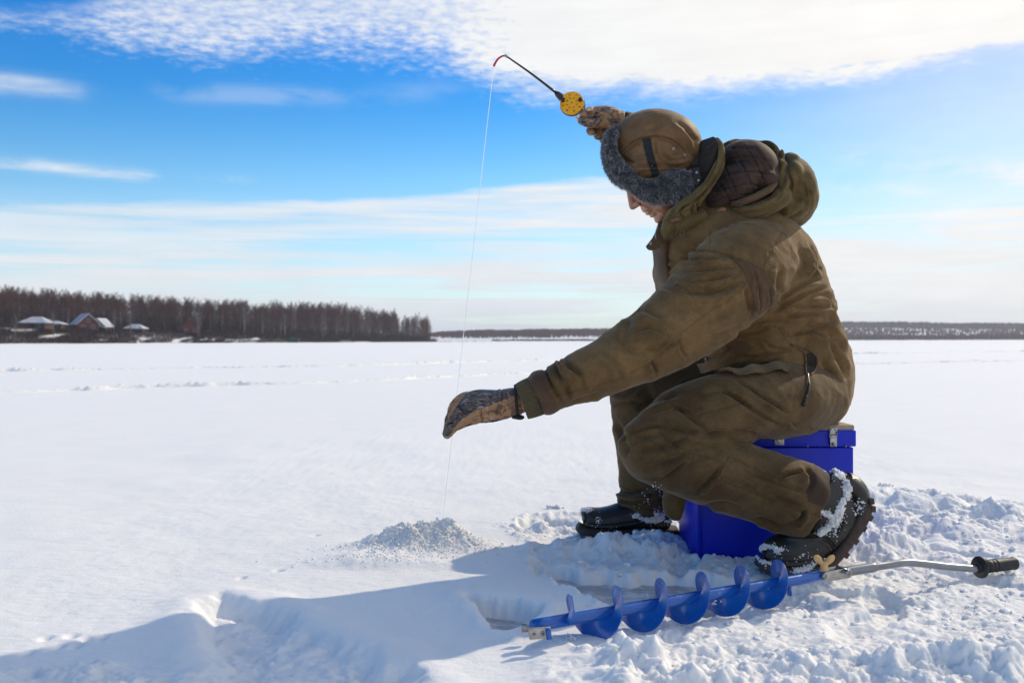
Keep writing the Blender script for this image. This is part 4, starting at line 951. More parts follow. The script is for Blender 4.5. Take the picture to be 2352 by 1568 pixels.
# ------------------------------------------------------------------ fishing rod, reel and line
ROD_Y = 2.90
def build_rod():
    Y = ROD_Y; s = Y/F; rt = empty('fishing_rod', tuple(P(1330, 270, Y))); tag(rt, 'short black fishing rod with yellow reel and red tip, held up in a gloved hand', 'fishing rod')
    c3 = lambda cx, cy: P(1091.0+.17090*cx, 103.4+.17090*cy, Y)
    shaft = [c3(440, 165), c3(760, 390), c3(1090, 630)+[0, .010, 0]]; b = MB(); b.tube(catmull(shaft, 6), np.linspace(.0024, .0042, 13), 12); b.build('shaft', M['black_plastic'], rt)
    b = MB(); b.tube([c3(398, 140), c3(448, 170)], [.0042, .0036], 12); b.build('tip_socket', M['beige'], rt)
    b = MB(); b.tube(catmull([c3(405, 145), c3(360, 155), c3(310, 190), c3(275, 240), c3(252, 288)], 6), np.linspace(.0026, .0034, 25), 12); b.build('flexible_tip', M['red_plastic'], rt)
    b = MB(); b.tube([c3(1085, 628)+[0, .010, 0], c3(1110, 648)+[0, .011, 0], c3(1165, 690)+[0, .014, 0], c3(1200, 720)+[0, .018, 0]], [.0052, .0085, .0110, .0105], 16); b.build('shaft_holder', M['black_plastic'], rt)
    # reel, turned a little so its rim shows on the lower right
    C = c3(1302, 782); n = np.array([-.13, -.975, .18]); n /= np.linalg.norm(n); e1 = np.cross([0, 0, 1], n); e1 /= np.linalg.norm(e1); e2 = np.cross(n, e1); Rr = 160*.1709*s; al = np.linspace(0, 2*np.pi, 56, endpoint=False)
    def disc(r, h0, h1, cen=C, nn=56, holes=()):
        b = MB(); a = np.linspace(0, 2*np.pi, nn, endpoint=False); cir = np.cos(a)[:, None]*e1+np.sin(a)[:, None]*e2
        b.rings([cen+cir*r*.97+n*h0, cen+cir*r+n*(h0+.0006), cen+cir*r+n*(h1-.0006), cen+cir*r*.97+n*h1]); return b
    bk = disc(Rr*1.03, -.014, -.0085, C); rl = bk.build('reel_back', M['black_plastic'], rt)
    sp = disc(Rr, -.0075, -.0045, C); sp.build('reel_flange', M['yellow_plastic'], rl)
    # front face with real holes: polar grid, the hole cells left open
    b = MB(); nr, na = 40, 220; hol = []
    for k in range(8): hol.append((.44, math.radians(22+45*k), .075))
    for k in range(8): hol.append((.76, math.radians(15+45*k), .095))
    V = []; idx = {}; rr = np.linspace(0, 1, nr+1); ang = np.linspace(0, 2*np.pi, na, endpoint=False)
    G2 = np.array([[r*math.cos(a), r*math.sin(a)] for r in rr for a in ang]); keep = []
    # snap grid points near hole rims onto them so the holes are round
    for hr, ha, hs in hol:
        c = np.array([hr*math.cos(ha), hr*math.sin(ha)]); d = G2-c; q = np.hypot(d[:, 0], d[:, 1]); m = np.abs(q-hs) < .014; G2[m] = c+d[m]/q[m][:, None]*hs
    for i in range(nr):
        for j in range(na):
            f = (i*na+j, i*na+(j+1) % na, (i+1)*na+(j+1) % na, (i+1)*na+j); cc = G2[list(f)].mean(0)
            if all(math.hypot(cc[0]-h[0]*math.cos(h[1]), cc[1]-h[0]*math.sin(h[1])) > h[2] for h in hol): keep.append(f)
    P3 = C+(G2[:, :1]*e1+G2[:, 1:]*e2)*Rr*.985; b.add(P3, keep); o = b.build('reel_face', M['yellow_plastic'], rl); sol = o.modifiers.new('s', 'SOLIDIFY'); sol.thickness = .0022; sol.offset = -1
    for f in o.data.polygons: f.use_smooth = False
    b = MB(); cir = np.cos(al)[:, None]*e1+np.sin(al)[:, None]*e2
    b.rings([C+cir*Rr*.93+n*.0005, C+cir*Rr*.93+n*.0028, C+cir*Rr*.99+n*.0030, C+cir*Rr*1.0+n*.001, C+cir*Rr*1.0-n*.0015, C+cir*Rr*.93-n*.0015, C+cir*Rr*.93+n*.0005], cap=False); b.build('reel_rim', M['yellow_plastic'], rl)
    disc(Rr*.62, -.0045, -.0022).build('reel_hub', M['yellow_plastic'], rl)
    for dx, dy in ((-122, -28), (112, -32)):
        q = c3(1302+dx, 782+dy); q = q+n*.002; o2 = q+np.array([.001*(-1), -.012, .0012]); b = MB(); b.tube([q, q+(o2-q)*.15, o2, o2+(o2-q)*.06], [.0056, .0058, .0050, .0030], 18); b.build('crank_knob', M['black_plastic'], rl)
    b = MB(); b.ellipsoid(C+n*.001, np.stack([e1*.0032, e2*.0032, n*.0018]), 14, 8); b.build('reel_screw', M['brass'], rl)
    q = [c3(1465, 720), c3(1492, 790), c3(1476, 850)]; b = MB(); b.prism([q[0]+[0, .008, 0], q[1]+[0, .008, 0], q[2]+[0, .008, 0], c3(1440, 800)+[0, .008, 0]], (0, .004, 0)); b.build('reel_guard', M['zinc'], rl)
    b = MB(); b.tube(catmull([c3(1350, 962), c3(1375, 985), c3(1400, 1010), c3(1420, 1030)], 3), [.0034]*10, 10); b.build('brake_lever', M['yellow_plastic'], rl)
    # handle inside the glove
    b = MB(); b.tube([c3(1425, 900), c3(1455, 905), c3(1490, 912)+[0, .012, 0], c3(1700, 975)+[0, .024, 0], c3(1800, 990)+[0, .025, 0]], [.006, .0085, .0095, .011, .010], 16); b.build('handle', M['black_plastic'], rt)
    b = MB()
    for cx in (1438, 1452, 1466): b.tube([c3(cx, 899+(cx-1438)*.25), c3(cx+7, 901+(cx-1438)*.25)], [.0108, .0108], 14)
    b.build('handle_collar', M['black_plastic'], rt)
    tip = c3(252, 290); end = G(1060, 905, -.03); end = np.array([tip[0]-.1, tip[1]+.05, -.03]); t = np.linspace(0, 1, 30)[:, None]; pl = tip+(end-tip)*t
    pl[:, 0] = tip[0]+(P(1062, 784, Y)[0]-tip[0])*((HC-tip[2])**0+0)*np.linspace(0, 1, 30)*(tip[2]+.03)/(tip[2]-HC); pl[:, 0] += -.012*np.sin(np.pi*np.linspace(0, 1, 30))*0
    b = MB(); b.tube(pl, .00085, 6); b.build('line', M['line'], rt)
build_rod()
# ------------------------------------------------------------------ the angler
from mathutils.bvhtree import BVHTree
def c1(x, y): return (1292+.26856*x, 229.7+.26856*y)
def c2(x, y): return (1435.6+.29297*x, 516.8+.29297*y)
def c3(x, y): return (1091.0+.17090*x, 103.4+.17090*y)
def c4(x, y): return (1263.3+.3418*x, 861.3+.3418*y)
def c5(x, y): return (976.2+.19531*x, 803.9+.19531*y)
def cv(f, pts): return [f(*p) for p in pts]
class Skin:
    def __init__(s, *meshes):
        V = []; Fc = []; n = 0
        for me in meshes:
            V += [v.co.copy() for v in me.vertices]; Fc += [[i+n for i in p.vertices] for p in me.polygons]; n = len(V)
        s.t = BVHTree.FromPolygons(V, Fc)
    def hit(s, px, py, off=0.0):
        d = Vector(ray(px, py)).normalized(); p, nr, i, dist = s.t.ray_cast(Vector((0, 0, HC)), d)
        if p is None: return None
        if nr.dot(d) > 0: nr = -nr
        return np.array(p+nr*off), np.array(nr)
    def line(s, pts, off=0.001, k=6):
        out = []
        for a, b in catmull(np.array(pts, float), k):
            h = s.hit(a, b, off)
            if h is not None: out.append(h[0])
        out = np.array(out)
        for _ in range(2): out[1:-1] = .25*out[:-2]+.5*out[1:-1]+.25*out[2:]
        return out
    def drape(s, poly, off, step=2.0, wav=0.0, lift=None):
        """a piece of cloth laid on the surface inside a traced outline"""
        poly = catmull(np.array(list(poly)+[poly[0]], float), 4)[:-1] if wav >= 0 else np.array(poly, float)
        lo = poly.min(0); hi = poly.max(0); nx = int((hi[0]-lo[0])/step)+2; ny = int((hi[1]-lo[1])/step)+2
        g = np.array([[lo[0]+i*step, lo[1]+j*step] for j in range(ny) for i in range(nx)]); ins = poly_sdf(g, poly); V = {}; vl = []; Fc = []
        for k, (pt, d) in enumerate(zip(g, ins)):
            if d > step*.5: continue
            if d > -step*.5:                   # pull border points onto the outline
                best = min(range(len(poly)), key=lambda q: np.hypot(*(poly[q]-pt))); a = poly[best]; 
                if np.hypot(*(a-pt)) < step*.7: pt = a
            o = off if lift is None else off+lift(pt)
            h = s.hit(pt[0], pt[1], o)
            if h is None: continue
            V[k] = len(vl); vl.append(h[0])
        for j in range(ny-1):
            for i in range(nx-1):
                k = j*nx+i; q = (k, k+1, k+nx+1, k+nx)
                if all(a in V for a in q): Fc.append(tuple(V[a] for a in q))
        # keep the largest connected piece
        par = list(range(len(vl)))
        def find(a):
            while par[a] != a: par[a] = par[par[a]]; a = par[a]
            return a
        for q in Fc:
            for a in q[1:]: par[find(a)] = find(q[0])
        cnt = {}
        for q in Fc: cnt[find(q[0])] = cnt.get(find(q[0]), 0)+1
        best = max(cnt, key=cnt.get); Fc = [q for q in Fc if find(q[0]) == best]; us = sorted({a for q in Fc for a in q}); mp = {a: i for i, a in enumerate(us)}
        vl = [vl[a] for a in us]; Fc = [tuple(mp[a] for a in q) for q in Fc]
        mb = MB(); mb.add(np.array(vl), Fc); return mb
def sheet(mb, name, m, parent, th=.0016):
    me = mb.mesh(name); smooth_mesh(me, 1, .4); o = link(name, me, m, parent); sol = o.modifiers.new('s', 'SOLIDIFY'); sol.thickness = th; sol.offset = 0; return o
LENS_RIGHT = None
man = empty('person', tuple(P(1780, 1290, 2.75)*[1, 1, 0])); tag(man, 'angler in olive winter suit and fur-trimmed hat, crouched on blue box, one arm held out', 'person')
def cloth_obj(name, me, m, seams=(), sw=1.6, patch=None, puck=0.0015):
    if seams:
        s = line_mask(me, seams, sw); set_attr(me, 'seam', s)
        co = coords(me); put_coords(me, co-normals(me)*(s*puck)[:, None])
        wide = line_mask(me, seams, 9); co = coords(me); pk = fbm(co, 70, 2, .5, 3); put_coords(me, co+normals(me)*(wide*(1-s)*pk*.0028)[:, None])
    if patch is not None:
        pp = project(coords(me)); d = np.minimum.reduce([poly_sdf(pp, q) for q in patch]); nr = normals(me); set_attr(me, 'patch', sstep(1.2, -1.2, d)*(nr[:, 1] < .25))
    return link(name, me, m, man)

# ---------------- jacket
def build_jacket():
    mb = MB()
    loft(mb, [(1808, 982, 2.84, 85, .15), (1792, 950, 2.84, 136, .195), (1790, 905, 2.84, 158, .205), (1783, 850, 2.84, 169, .205), (1763, 790, 2.84, 179, .20), (1736, 720, 2.84, 182, .205),
              (1707, 660, 2.84, 193, .215), (1690, 600, 2.84, 184, .225), (1677, 550, 2.84, 175, .215), (1666, 510, 2.84, 150, .18), (1658, 470, 2.84, 118, .13), (1655, 440, 2.84, 80, .08)], 4, 64, .92, True)
    loft(mb, [(1775, 960, 2.90, 105, .15), (1765, 900, 2.90, 130, .17), (1750, 830, 2.90, 150, .17), (1715, 750, 2.90, 165, .175), (1680, 660, 2.91, 170, .175), (1660, 580, 2.92, 155, .17), (1650, 520, 2.92, 120, .14), (1650, 480, 2.92, 80, .10)], 4, 56, .70, True)
    loft(mb, [(1755, 585, 2.74, 92, .11), (1695, 628, 2.63, 108, .12), (1605, 710, 2.56, 99, .115), (1522, 770, 2.505, 88, .10), (1430, 824, 2.475, 72, .088), (1325, 871, 2.46, 58, .074), (1256, 899, 2.455, 50, .066)], 5, 48)
    loft(mb, [(1690, 580, 2.98, 105, .13), (1640, 500, 3.06, 88, .11), (1585, 410, 3.12, 64, .085), (1520, 338, 3.07, 43, .065), (1466, 293, 3.0, 30, .05), (1438, 283, 2.955, 24, .04)], 5, 40)
    me = remesh(mb, .0038, 9)
    wrinkle(me, .0050, 8, 3, (1, 1, 1.3), .6); wrinkle(me, .0018, 17, 6, (1, 1, 1.5), .7); wrinkle(me, .0008, 40, 8)
    f = []
    def A(pts, w, d, side=1, m=c2): f.append((cv(m, pts), w, d, side))
    A([(300, 375), (420, 300), (560, 268), (700, 258), (830, 245)], 5, .0075); A([(470, 330), (600, 305), (720, 280), (860, 290)], 4, .005)
    A([(250, 470), (400, 520), (600, 545), (800, 500), (930, 425)], 7, .0085, 1); A([(330, 440), (500, 450), (700, 430), (860, 380)], 5, .004)
    A([(520, 365), (680, 350), (860, 330)], 5, .004); A([(940, 480), (960, 560), (985, 700)], 6, .006, -1)
    A([(1040, 430), (1050, 560), (1040, 700)], 4, .006); A([(1120, 470), (1140, 600), (1110, 690)], 3, .004); A([(1000, 360), (1030, 420), (1000, 520)], 3, .004)
    A([(1200, 615), (1350, 640), (1500, 640), (1640, 650)], 5, .0075, 1); A([(1190, 600), (1330, 500), (1460, 440), (1560, 420)], 5, .006)
    A([(1150, 680), (1300, 590), (1450, 520), (1610, 490)], 6, .008); A([(1320, 650), (1480, 560), (1590, 560), (1660, 680), (1730, 820)], 6, .007)
    A([(1640, 620), (1690, 740), (1740, 850), (1762, 960)], 5, .007, -1); A([(1590, 900), (1670, 1040), (1730, 1180)], 6, .008, -1); A([(1530, 1040), (1630, 1190), (1690, 1300)], 6, .007, -1)
    A([(1370, 770), (1540, 800), (1650, 900), (1710, 1040)], 7, .007, -1); A([(1240, 720), (1400, 700), (1540, 710)], 5, .006); A([(1480, 300), (1500, 360), (1440, 440)], 4, .006)
    A([(1440, 140), (1500, 260), (1540, 380)], 4, .005); A([(1220, 340), (1200, 460), (1220, 560)], 7, .005); A([(1360, 170), (1400, 300), (1340, 420)], 9, .005)
    A([(880, 1040), (1000, 1042), (1150, 1012), (1290, 985)], 4, .0075); A([(850, 850), (1000, 835), (1150, 790)], 6, .006); A([(1270, 865), (1450, 840), (1600, 900), (1650, 990)], 5, .006)
    A([(1080, 900), (1150, 960), (1280, 985)], 4, .005); A([(1000, 770), (1150, 740), (1300, 770)], 5, .005); A([(1450, 1400), (1560, 1420), (1650, 1330)], 6, .005); A([(1300, 1440), (1400, 1490), (1540, 1490)], 5, .005)
    A([(0, 720), (120, 660), (300, 740)], 7, .005); A([(60, 830), (200, 800), (330, 860)], 8, .005); A([(300, 985), (400, 920), (450, 880)], 4, .005, -1)
    A([(190, 1060), (225, 1110), (245, 1170)], 3.5, .007); A([(600, 1050), (740, 1040), (860, 960)], 5, .005); A([(420, 900), (450, 1000), (500, 1040)], 3, .004); A([(600, 760), (760, 700), (900, 600)], 8, .004)
    A([(650, 880), (780, 850), (930, 780)], 7, .005); A([(120, 980), (260, 960), (340, 900)], 6, .005)
    A([(1530, 100), (1560, 250), (1620, 400), (1720, 560)], 5, .0075, -1, c5); A([(1400, 180), (1450, 330), (1560, 520), (1620, 620)], 4, .006, -1, c5); A([(1610, 60), (1700, 200), (1860, 300)], 6, .005, 1, c5)
    A([(1320, 250), (1390, 380), (1480, 560), (1560, 650)], 3, .005, 1, c5); A([(1700, 620), (1900, 560), (2080, 500)], 6, .004, 1, c5); A([(1560, 90), (1600, 160), (1700, 210)], 4, .006, 1, c5)
    # forearm and chest creases seen in the wide picture
    for pts, w, d in (([(1500, 670), (1450, 725), (1430, 790)], 8, .004), ([(1515, 640), (1560, 660), (1640, 665)], 6, .005), ([(1505, 590), (1530, 600), (1600, 590)], 5, .004), ([(1560, 575), (1640, 580), (1700, 600)], 5, .004),
                      ([(1370, 800), (1410, 830), (1430, 880)], 6, .004), ([(1300, 835), (1330, 860), (1345, 910)], 6, .005), ([(1280, 850), (1300, 880), (1312, 918)], 4, .005), ([(1400, 765), (1440, 800), (1520, 820)], 8, .004)):
        f.append((pts, w, d, 1))
    folds(me, f); smooth_mesh(me, 1, .3)
    seams = [cv(c2, [(668, 40), (662, 200)]), cv(c2, [(540, 205), (660, 200), (820, 240), (960, 290), (1075, 345)]), cv(c2, [(960, 440), (850, 560), (650, 690), (500, 800), (380, 910), (230, 1060), (40, 1160)]),
             cv(c2, [(1075, 345), (1150, 430), (1190, 520), (1198, 610)]), cv(c2, [(1230, 60), (1150, 200), (1080, 330)]), cv(c2, [(300, 400), (430, 480), (560, 540), (700, 500), (900, 390)]),
             cv(c2, [(1270, 870), (1450, 840), (1620, 760)]), cv(c2, [(820, 245), (910, 340), (960, 430), (1000, 570), (995, 720)]), cv(c2, [(1200, 800), (1290, 940)]), cv(c5, [(1320, 225), (1400, 400), (1480, 600)]), cv(c5, [(1500, 540), (1800, 480), (2300, 330)])]
    gus = cv(c2, [(825, 252), (900, 262), (1078, 350), (1160, 450), (1193, 540), (1195, 612), (1120, 688), (1022, 720), (992, 700), (1000, 570), (960, 430), (905, 340)])
    gus2 = cv(c2, [(880, 905), (935, 900), (1010, 960), (940, 1030), (850, 1010), (790, 960)])
    o = cloth_obj('jacket', me, M['jacket'], seams, 1.5, [np.array(gus), np.array(gus2)]); return o, me
jacket, jacket_me = build_jacket()
# ---------------- trousers
def build_trousers():
    mb = MB()
    loft(mb, [(1860, 905, 2.76, 85, .12), (1795, 918, 2.66, 86, .125), (1705, 932, 2.585, 82, .12), (1625, 952, 2.56, 86, .115), (1560, 985, 2.545, 88, .11), (1518, 1016, 2.54, 80, .10)], 5, 44)
    mb.ellipsoid(P(1507, 1028, 2.54), np.array([[84/F*2.54, 0, 0], [0, .10, 0], [0, 0, 83/F*2.54]]), 44, 30); mb.ellipsoid(P(1540, 1020, 2.54), np.array([[84/F*2.54, 0, 0], [0, .10, 0], [0, 0, 86/F*2.54]]), 44, 30)
    loft(mb, [(1520, 1036, 2.54, 82, .10), (1600, 1066, 2.53, 84, .10), (1700, 1100, 2.525, 84, .10), (1780, 1126, 2.52, 85, .098), (1835, 1146, 2.515, 88, .096), (1866, 1160, 2.515, 84, .09)], 5, 44)
    loft(mb, [(1820, 900, 2.96, 80, .11), (1650, 885, 3.02, 72, .105), (1510, 900, 3.05, 74, .10), (1478, 915, 3.05, 60, .08)], 5, 40)
    loft(mb, [(1474, 872, 3.05, 52, .07), (1472, 905, 3.05, 72, .09), (1473, 980, 3.05, 65, .08), (1478, 1050, 3.05, 61, .075), (1484, 1095, 3.04, 63, .075), (1486, 1122, 3.035, 60, .074), (1486, 1140, 3.03, 64, .078), (1478, 1170, 3.03, 66, .08)], 5, 40)
    loft(mb, [(1700, 915, 2.86, 60, .2), (1790, 920, 2.86, 88, .2), (1850, 930, 2.86, 70, .18)], 4, 36)
    me = remesh(mb, .0038, 8); wrinkle(me, .0044, 8, 23, (1, 1, 1), .6); wrinkle(me, .0018, 17, 26, (1, 1, 1.3), .7); wrinkle(me, .0008, 40, 28)
    f = []
    def A(pts, w, d, side=1): f.append((cv(c4, pts), w, d, side))
    A([(760, 350), (880, 368), (1050, 385), (1200, 372)], 7, .010, 1); A([(1200, 372), (1330, 385), (1420, 405)], 6, .006); A([(600, 500), (780, 480), (950, 400)], 7, .006); A([(660, 640), (820, 570), (950, 530)], 6, .007, -1)
    A([(940, 545), (860, 620), (740, 705)], 4, .006); A([(820, 200), (900, 260), (980, 320), (1060, 372)], 5, .007); A([(690, 250), (850, 215), (990, 270)], 6, .004); A([(560, 250), (700, 180), (880, 130)], 7, .004)
    A([(470, 430), (560, 385), (680, 350), (770, 350)], 5, .006); A([(500, 520), (600, 440), (740, 400)], 6, .005); A([(1100, 60), (1290, 180), (1440, 290), (1560, 335)], 4, .006); A([(1230, 20), (1400, 130), (1560, 230), (1620, 270)], 4, .006)
    A([(960, 420), (1120, 400), (1240, 380)], 5, .006, -1); A([(1280, 640), (1500, 720), (1760, 800)], 4, .004); A([(1540, 700), (1620, 665), (1740, 650)], 4, .007); A([(1480, 800), (1600, 850), (1720, 900)], 5, .006)
    A([(980, 790), (1060, 720), (1140, 620), (1160, 600)], 4, .007); A([(1000, 900), (1150, 860), (1300, 900)], 7, .005); A([(1560, 870), (1700, 930), (1600, 1000), (1480, 990)], 5, .006); A([(1380, 960), (1480, 985), (1560, 1040)], 5, .007)
    A([(1640, 1010), (1690, 960), (1720, 900)], 4, .006); A([(1150, 700), (1300, 740), (1420, 820)], 6, .004); A([(880, 620), (1000, 560), (1120, 540)], 6, .004); A([(560, 620), (680, 590), (820, 540)], 8, .004)
    A([(1700, 600), (1760, 700), (1720, 800)], 6, .005); A([(1620, 310), (1660, 350), (1780, 360)], 4, .005); A([(1300, 400), (1450, 440), (1600, 520)], 8, .004); A([(1050, 100), (1200, 130), (1350, 230)], 8, .004); A([(640, 430), (740, 480), (820, 570)], 5, .004, -1)
    A([(440, 770), (540, 790), (680, 780)], 5, .010, 1); A([(450, 830), (560, 850), (700, 830)], 5, .009, -1); A([(430, 880), (560, 900), (680, 880)], 4, .006); A([(405, 210), (500, 180), (620, 190)], 6, .005); A([(440, 300), (500, 420), (520, 560)], 6, .005); A([(420, 120), (520, 130), (600, 90)], 5, .005)
    folds(me, f); smooth_mesh(me, 1, .3)
    seams = [cv(c4, p) for p in ([(765, 430), (860, 480), (960, 525), (1060, 555), (1165, 590)], [(1200, 545), (1150, 640), (1070, 720), (985, 790)], [(735, 375), (790, 430), (940, 530)], [(1200, 545), (1400, 640), (1720, 775)], [(930, 290), (1100, 240), (1300, 185)],
             [(780, 175), (880, 230), (985, 275)], [(1130, 60), (1290, 165), (1440, 275), (1545, 335)], [(1150, 640), (1160, 700), (1300, 760), (1600, 880), (1850, 960)], [(400, 225), (500, 185), (610, 185)], [(1780, 590), (1740, 700), (1715, 790)], [(1000, 150), (1100, 120), (1240, 130)])]
    patch = [np.array(cv(c4, [(1785, 585), (1860, 620), (1930, 700), (1940, 830), (1880, 900), (1730, 850), (1725, 770), (1760, 680)]))]
    return cloth_obj('trousers', me, M['trousers'], seams, 1.4, patch), me
trousers, trousers_me = build_trousers()
body_skin = Skin(jacket_me, trousers_me)
# pocket, zip, snaps, reinforcement
def build_details():
    sk = body_skin
    fl = sk.drape(cv(c2, [(665, 1145), (800, 1092), (1000, 1062), (1290, 1078), (1282, 1168), (1170, 1160), (1090, 1178), (1000, 1203), (900, 1198), (800, 1182), (700, 1168)]), .004, 2.0, 0, lambda p: .004*math.sin(p[0]*.11)+.010*max(0, (p[1]-838)/30.0))
    sheet(fl, 'pocket_flap', M['trousers'], trousers, .003)
    tape = sk.drape(cv(c2, [(1420, 1010), (1455, 1000), (1495, 1030), (1505, 1100), (1470, 1170), (1430, 1180), (1418, 1100)]), .0012, 2.0); sheet(tape, 'pocket_opening', M['dark_cloth'], jacket, .001)
    edge = sk.line(cv(c2, [(1300, 935), (1400, 965), (1480, 1010), (1505, 1070), (1490, 1140), (1450, 1180)]), .002); b = MB(); b.tube(edge, .0028, 8); b.build('pocket_welt', M['brown_trim'], jacket)
    zp = sk.line(cv(c2, [(1320, 950), (1390, 985), (1412, 1030), (1415, 1100), (1420, 1170)]), .002, 8); b = MB(); d = np.concatenate([[0], np.cumsum(np.linalg.norm(np.diff(zp, axis=0), axis=1))])
    for s in np.arange(0, d[-1], .0032):
        c = np.array([np.interp(s, d, zp[:, k]) for k in range(3)]); b.box(c, (.0026, .0016, .0010))
    b.build('zip', M['brass'], jacket)
    pl = sk.line(cv(c2, [(1430, 1175), (1432, 1210), (1436, 1250)]), .004); b = MB(); b.tube(pl, .0022, 8); z = b.build('zip_slider', M['zinc'], jacket)
    pl = sk.line(cv(c2, [(1436, 1245), (1425, 1300), (1412, 1345)]), .005); b = MB(); b.tube(pl, np.interp(np.linspace(0, 1, len(pl)), [0, .5, 1], [.003, .0045, .003]), 8); b.build('zip_pull', M['black_rubber'], z)
    pl = sk.line(cv(c2, [(1412, 1340), (1400, 1380), (1388, 1415)]), .005); b = MB(); b.tube(pl, np.interp(np.linspace(0, 1, len(pl)), [0, 1], [.0035, .0065]), 8); b.build('zip_pull_end', M['black_rubber'], z)
    for (a, q), r_, m in (((642, 1048), .0042, 'steel'), ):
        h = sk.hit(*c2(a, q), .002)
        if h: b = MB(); b.ellipsoid(h[0], np.eye(3)*r_, 12, 8); b.build('snap', M[m], jacket)
    tb = sk.line(cv(c2, [(700, 1172), (760, 1174), (815, 1180)]), .010); b = MB(); b.tube(tb, .0024, 8); b.build('pocket_pull', M['dark_cloth'], trousers)
    # loose belt ends under the sleeve
    for pts, w in (([(350, 1165), (420, 1110), (520, 1075), (620, 1060)], .007), ([(395, 1280), (440, 1240), (520, 1200), (640, 1170), (700, 1150)], .006)):
        q = [P(*c2(a, b_), 2.60) for a, b_ in pts]; b = MB(); b.tube(catmull(q, 4), w, 10); b.build('belt_end', M['dark_cloth'], trousers)
build_details()
# ---------------- brown sleeve edge, knit cuff and the bare wrist
def build_cuffs():
    b = MB(); loft(b, [(1266, 894, 2.455, 50, .066), (1254, 899, 2.455, 53, .069), (1242, 904, 2.455, 52.5, .068), (1232, 908, 2.455, 46, .061), (1238, 906, 2.455, 40, .053)], 4, 60)
    me = b.mesh('cuff'); wrinkle(me, .0025, 22, 5); link('cuff', me, M['brown_trim'], jacket)
    S = catmull([(1246, 903, 43, .053), (1226, 911, 44.5, .054), (1208, 918, 43, .052), (1199, 922, 40.5, .049), (1201, 921, 36, .044), (1215, 915, 34, .042)], 5); R_ = []; n = 352
    C = np.array([P(a[0], a[1], 2.455) for a in S]); t = C[10]-C[0]; t /= np.linalg.norm(t); u = np.cross(t, [0, 1, 0]); u /= np.linalg.norm(u); v = np.cross(u, t); al = np.linspace(0, 2*np.pi, n, endpoint=False)
    for i, a in enumerate(S):
        k = 1+.040*np.cos(44*al+.1*np.sin(3*al)); R_.append(C[i]+(np.cos(al)*k)[:, None]*u*a[2]/F*2.455+(np.sin(al)*k)[:, None]*v*a[3]+t*(.0015*np.cos(44*al))[:, None]*(i > 14))
    b = MB(); b.rings(R_); b.build('knit_cuff', M['knit'], jacket)
    b = MB(); loft(b, [(1240, 905, 2.455, 27, .032), (1190, 925, 2.455, 26, .031)], 1, 24); b.build('wrist', M['skin'], man)
    # far sleeve end
    b = MB(); loft(b, [(1446, 285, 2.965, 24, .038), (1436, 281, 2.952, 25, .036), (1428, 278, 2.945, 21, .032)], 3, 30); b.build('knit_cuff', M['knit'], jacket)
build_cuffs()
